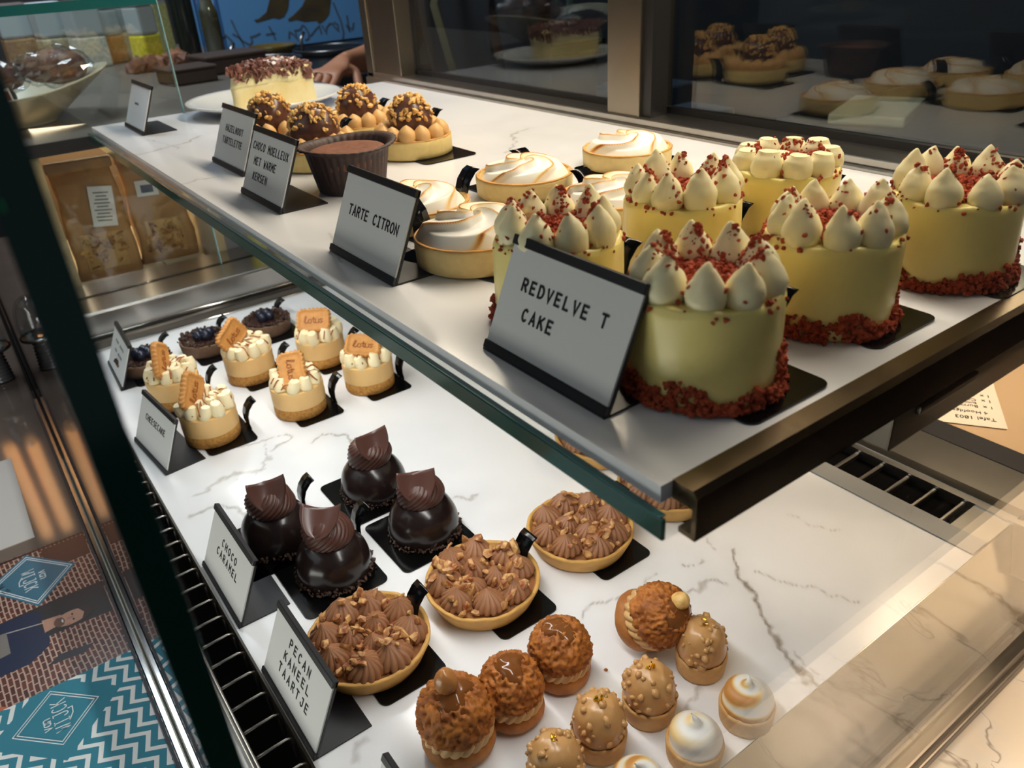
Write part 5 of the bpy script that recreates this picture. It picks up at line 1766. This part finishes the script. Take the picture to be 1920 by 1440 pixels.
for x, y, w, d, h, lab in ((.560, 1.80, .13, .10, .036, 'dark brown wooden box on the far shelf, left of the staff hand'), (.445, 1.70, .09, .08, .030, 'low dark brown box on the far shelf behind the plate')):
    t = thing('wooden_box', lab, 'box', (x, y, .2502), (0, 0, .1))
    put('body', box(-w / 2, w / 2, -d / 2, d / 2, 0, h * .8, .003, 1).mesh('box_body', mat('dark_brown_wood', (46, 33, 26), .5), False), t)
    put('lid', box(-w / 2 - .002, w / 2 + .002, -d / 2 - .002, d / 2 + .002, h * .8, h, .002, 1).mesh('box_lid', mat('brown_wood_lid', (60, 44, 35), .5), False), t)
bottle(.600, 2.20, .25, .026, .27, M['dark_bottle'], M['black_metal'], 'tall dark bottle left of the blue poster', neck=.5)
t = bottle(.650, 2.16, .25, .022, .16, M['amber'], M['cab_dark'], 'short amber bottle with pale glass sleeve beside the blue poster', neck=.6)
t = thing('glass_vase', 'clear glass cylinder around the amber bottle', 'glass', (.650, 2.16, .2502))
put('body', lathe([(.0275, 0), (.0290, 0), (.0290, .18), (.0275, .18), (.0275, 0)], 32).mesh('vase_body', glass_mat('pale_blue_glass', (.82, .9, .97), .08)), t)

# ------------------------------------------------------------------ kitchen behind: poster, hobs, staff
M['blue'] = mat('blue_poster', (88, 142, 190), .5, var=.03, vscale=3)
M['olive'] = mat('dark_banana_print', (82, 66, 34), .5, col2=(60, 50, 36), vscale=14)
t = thing('poster', 'blue wall poster with dark bananas and mirrored handwriting', 'poster', (.80, 3.02, .19), (0, 0, 0))
PXs = 3.0 / 1480.0
put('panel', box(0, .74, 0, .012, -.02, .60).mesh('poster_panel', M['blue'], False), t)


def pb(u, v):
    """photo-measured spot on the poster, in the poster's own metres"""
    x = .860 + (u - 360) * (1.453 - .860) / 305 - .80
    z = .347 - (u - 360) * .047 / 305 - (v / 72) * .130 - .19
    return x, z


def print_shape(name, pts, mt, k=.002):
    P = [pb(*q) for q in pts]
    put(name, MB().join(plane_prism(P, 0, k), Matrix.Rotation(PI / 2, 4, 'X')).mesh(name, mt, False), t, (0, 0, 0))


print_shape('banana_print', [(464, 36), (474, 33), (490, 22), (505, -10), (520, -60), (548, -60), (540, -10), (532, 16), (522, 30), (512, 34), (500, 32), (485, 36), (468, 40)], M['olive'])
print_shape('banana_print', [(528, 35), (540, 28), (560, 12), (575, -10), (585, -60), (622, -60), (620, 0), (612, 26), (600, 38), (588, 44), (584, 38), (560, 40), (545, 36), (530, 39)], M['olive'])
mb = MB()
for st in ([(402, 66), (408, 62), (416, 72), (418, 84), (412, 92), (406, 90)], [(423, 36), (427, 52), (433, 70), (438, 88)], [(421, 60), (430, 66), (434, 72), (448, 80), (453, 74), (452, 66), (460, 64), (470, 60)],
           [(490, 48), (494, 58), (497, 70)], [(482, 62), (498, 60)], [(524, 70), (527, 58), (533, 62), (540, 72), (538, 56), (549, 54), (553, 48), (556, 46), (561, 52), (565, 64), (562, 72), (556, 74)],
           [(568, 66), (578, 56), (588, 48), (590, 62)], [(594, 48), (600, 62), (602, 52), (610, 44), (616, 44), (620, 52), (626, 58), (626, 46), (620, 42)], [(624, 6), (628, 20), (634, 40), (636, 62), (633, 72)],
           [(648, 30), (648, 46), (650, 60), (644, 48), (656, 56), (660, 44)]):
    ribbon(mb, [pb(*q) for q in st], .0055, .002)
put('handwriting', MB().join(mb, Matrix.Rotation(PI / 2, 4, 'X')).mesh('handwriting', mat('grey_handwriting', (74, 84, 96), .6), False), t)

t = thing('work_bench', 'black work bench with round pans below the blue poster', 'counter', (0, 0, -1.0))
put('worktop', box(.755, 1.9, 2.10, 3.0, 1.13, 1.165, .003, 1).mesh('bench_top', M['black_top'], False), t)
put('body', box(.78, 1.88, 2.13, 2.98, 0, 1.13).mesh('bench_body', M['cab_dark'], False), t)
for x, y, lab in ((.905, 2.56, 'round black pan with steel rim on the left of the bench'), (1.170, 2.66, 'round black pan with steel rim on the right of the bench')):
    t = thing('round_pan', lab, 'pan', (x, y, .1655))
    put('body', lathe([(.0005, 0), (.105, 0), (.118, .018), (.1135, .018), (.102, .004), (.0005, .004)], 48).mesh('pan_body', M['black_top']), t)
    put('rim', tube([(.1165 * math.cos(a), .1165 * math.sin(a), .0185) for a in np.linspace(0, 2 * PI, 60, endpoint=False)], .0025, 6, True).mesh('pan_rim', M['steel']), t)
    put('handle', tube([(-.10, -.02, .012), (-.10, -.02, .055), (-.085, -.015, .075)], .006, 8).mesh('pan_handle', M['steel']), t)
solo('olive_bowl', lathe(smooth_prof([(.0005, 0), (.05, .001), (.075, .018), (.082, .032), (.078, .032), (.06, .016), (.0005, .008)], 3), 40), M['amber'], 'shallow olive dish on the bench under the handwriting', 'dish', loc=(1.03, 2.80, .1655), smooth=True)


# staff member: one skinned body reaching over the bench, dark clothes as children
def skinned(name, nodes, edges, mt, parent, sub=2):
    me = bpy.data.meshes.new(name)
    me.from_pydata([n[0] for n in nodes], edges, [])
    me.materials.append(mt)
    o = put(name, me, parent)
    o.modifiers.new('skin', 'SKIN')
    if not me.skin_vertices:
        bpy.context.view_layer.objects.active = o
        bpy.ops.object.select_all(action='DESELECT')
        o.select_set(True)
        bpy.ops.mesh.customdata_skin_add()
    for i, n in enumerate(nodes):
        r = n[1]
        me.skin_vertices[0].data[i].radius = r if isinstance(r, tuple) else (r, r)
    me.skin_vertices[0].data[0].use_root = True
    o.modifiers[-1].use_smooth_shade = True
    s = o.modifiers.new('subdivision', 'SUBSURF')
    s.levels = s.render_levels = sub
    return o


M['skin'] = mat('skin', (186, 126, 92), .5, sss=.15)
M['cloth'] = mat('black_work_shirt', (26, 26, 30), .8)
M['apron'] = mat('olive_apron', (96, 86, 56), .8)
M['hair'] = mat('dark_hair', (40, 30, 26), .6)
p = thing('person', 'staff member in black shirt and olive apron reaching a hand over the bench', 'person', (1.22, 1.78, -1.0))
# nodes relative to the feet point; pelvis first
P = [((.0, .0, .92), (.15, .11)), ((-.01, 0, 1.12), (.14, .10)), ((-.03, 0, 1.34), (.17, .11)), ((-.05, 0, 1.46), (.075, .07)), ((-.06, 0, 1.55), (.055, .055)),
     ((-.075, 0, 1.64), (.082, .095)), ((-.07, 0, 1.74), (.072, .085)),
     ((-.04, .17, 1.42), .055), ((-.13, .21, 1.25), .045), ((-.30, .06, 1.232), .036), ((-.395, -.015, 1.239), (.026, .022)),
     ((-.04, -.18, 1.42), .055), ((-.06, -.24, 1.17), .045), ((-.14, -.22, .98), .036), ((-.19, -.18, .90), .026),
     ((0, .09, .85), .085), ((0, .10, .48), .062), ((.02, .10, .10), .045), ((-.10, .11, .04), .035),
     ((0, -.09, .85), .085), ((0, -.10, .48), .062), ((.02, -.10, .10), .045), ((-.10, -.11, .04), .035),
     ((-.445, -.045, 1.233), (.036, .016)), ((-.478, -.066, 1.225), (.036, .014)),
     ((-.215, -.175, .84), (.034, .018)), ((-.225, -.17, .80), (.034, .014))]
Ed = [(0, 1), (1, 2), (2, 3), (3, 4), (4, 5), (5, 6), (2, 7), (7, 8), (8, 9), (9, 10), (2, 11), (11, 12), (12, 13), (13, 14), (0, 15), (15, 16), (16, 17), (17, 18), (0, 19), (19, 20), (20, 21), (21, 22), (10, 23), (23, 24), (14, 25), (25, 26)]
# fingers of the visible hand
base = Vector((-.478, -.066, 1.225))
fw = Vector((-.80, -.52, -.28)).normalized()
sd = Vector((-.52, .80, .10)).normalized()
for k, (off, L) in enumerate(((-.030, .072), (-.010, .080), (.011, .074), (.030, .058))):
    q = len(P)
    a = base + sd * off + fw * .012
    b = a + (fw + Vector((0, 0, -.25))).normalized() * L * .45
    c = b + (fw + Vector((0, 0, -.95))).normalized() * L * .32
    d = c + (fw * .5 + Vector((0, 0, -1.2))).normalized() * L * .24
    P += [(tuple(a), .0105), (tuple(b), .0090), (tuple(c), .0080), (tuple(d), .0068)]
    Ed += [(24, q), (q, q + 1), (q + 1, q + 2), (q + 2, q + 3)]
q = len(P)
a = Vector((-.430, -.040, 1.227)) - sd * .034
P += [(tuple(a), .0125), (tuple(a + fw * .028 - sd * .020 + Vector((0, 0, -.022))), .0100), (tuple(a + fw * .052 - sd * .022 + Vector((0, 0, -.046))), .0080)]
Ed += [(23, q), (q, q + 1), (q + 1, q + 2)]
for k in range(4):
    q = len(P)
    a = Vector((-.225 - .012 * (k - 1.5), -.17 + .02 * (k - 1.5), .775))
    P += [(tuple(a), .0095), (tuple(a + Vector((-.006, .002, -.05))), .007)]
    Ed += [(26, q), (q, q + 1)]
skinned('body', P, Ed, M['skin'], p)
hd = disp(sphere(1, 28, 18, (-.085, 0, 1.70), (.088, .080, .092)), .004, 14, 2)
V = hd.V()
put('hair', MB().add(V[V[:, 2] > -9], hd.f).mesh('hair', M['hair']), p, (.016, 0, .026))
SH = [((.0, .0, .90), (.168, .128)), ((-.01, 0, 1.12), (.155, .118)), ((-.03, 0, 1.34), (.188, .125)), ((-.048, 0, 1.45), (.088, .082)),
      ((-.04, .17, 1.42), .068), ((-.13, .21, 1.25), .058), ((-.235, .115, 1.242), .050),
      ((-.04, -.18, 1.42), .068), ((-.06, -.24, 1.17), .058), ((-.11, -.23, 1.06), .050)]
skinned('shirt', SH, [(0, 1), (1, 2), (2, 3), (2, 4), (4, 5), (5, 6), (2, 7), (7, 8), (8, 9)], M['cloth'], p)
skinned('trousers', [((0, 0, .93), (.165, .125)), ((0, .09, .84), .100), ((0, .10, .48), .078), ((.02, .10, .12), .062), ((0, -.09, .84), .100), ((0, -.10, .48), .078), ((.02, -.10, .12), .062)],
        [(0, 1), (1, 2), (2, 3), (0, 4), (4, 5), (5, 6)], M['cloth'], p)
ap = tube([(-.172, .14, 1.10), (-.185, .10, 1.22), (-.200, .075, 1.34), (-.150, .065, 1.44), (-.06, .07, 1.475)], .017, 8, flat=.35)
ap.join(tube([(-.172, -.14, 1.10), (-.185, -.10, 1.22), (-.200, -.075, 1.34), (-.150, -.065, 1.44), (-.06, -.07, 1.475)], .017, 8, flat=.35))
ap.join(box(-.205, -.185, -.14, .14, .55, 1.12, .006, 2))
put('apron', ap.mesh('apron', M['apron']), p)

# appliances behind the doors
M['appl'] = mat('blue_grey_appliance', (70, 86, 102), .4, .2)
M['appl_w'] = mat('pale_appliance', (84, 94, 106), .5)
t = thing('drawer_unit', 'blue grey drawer unit with dark handle behind the left sliding door', 'drawer unit', (1.43, 1.345, -1.0))
put('body', box(-.12, .04, -.03, .14, 0, 1.15, .004, 1).mesh('unit_body', M['appl'], False), t)
put('drawer_front', box(-.128, -.12, -.025, .13, 1.03, 1.142, .002, 1).mesh('unit_front', M['appl'], False), t)
put('handle', box(-.145, -.128, .0, .10, 1.105, 1.116, .002, 1).mesh('unit_handle', M['black_metal'], False), t)
t = thing('mixer_machine', 'pale machine with round dark knob behind the right sliding door', 'machine', (1.38, 1.25, -1.0))
put('body', box(-.08, .06, -.075, .055, 0, 1.112, .006, 2).mesh('machine_body', M['appl_w'], False), t)
put('knob', MB().join(lathe([(.0005, 0), (.024, 0), (.022, .02), (.0005, .021)], 28), Matrix.Rotation(-PI / 2, 4, 'Y')).mesh('machine_knob', M['black_metal']), t, (-.08, -.02, 1.06))
t = thing('prep_counter', 'dark prep counter standing behind the sliding doors', 'counter', (0, 0, -1.0))
put('worktop', box(1.32, 1.95, -.3, .98, 1.10, 1.13, .003, 1).mesh('prep_top', M['steel_dark'], False), t)
put('body', box(1.34, 1.95, -.28, .96, 0, 1.10).mesh('prep_body', M['cab_dark'], False), t)
t = thing('cutting_board', 'pale cutting board on the dark prep counter', 'cutting board', (1.45, .85, .1302), (0, 0, .35))
put('body', box(-.10, .10, -.065, .065, 0, .018, .004, 2).mesh('board_body', mat('pale_cutting_board', (222, 212, 170), .5), False), t)
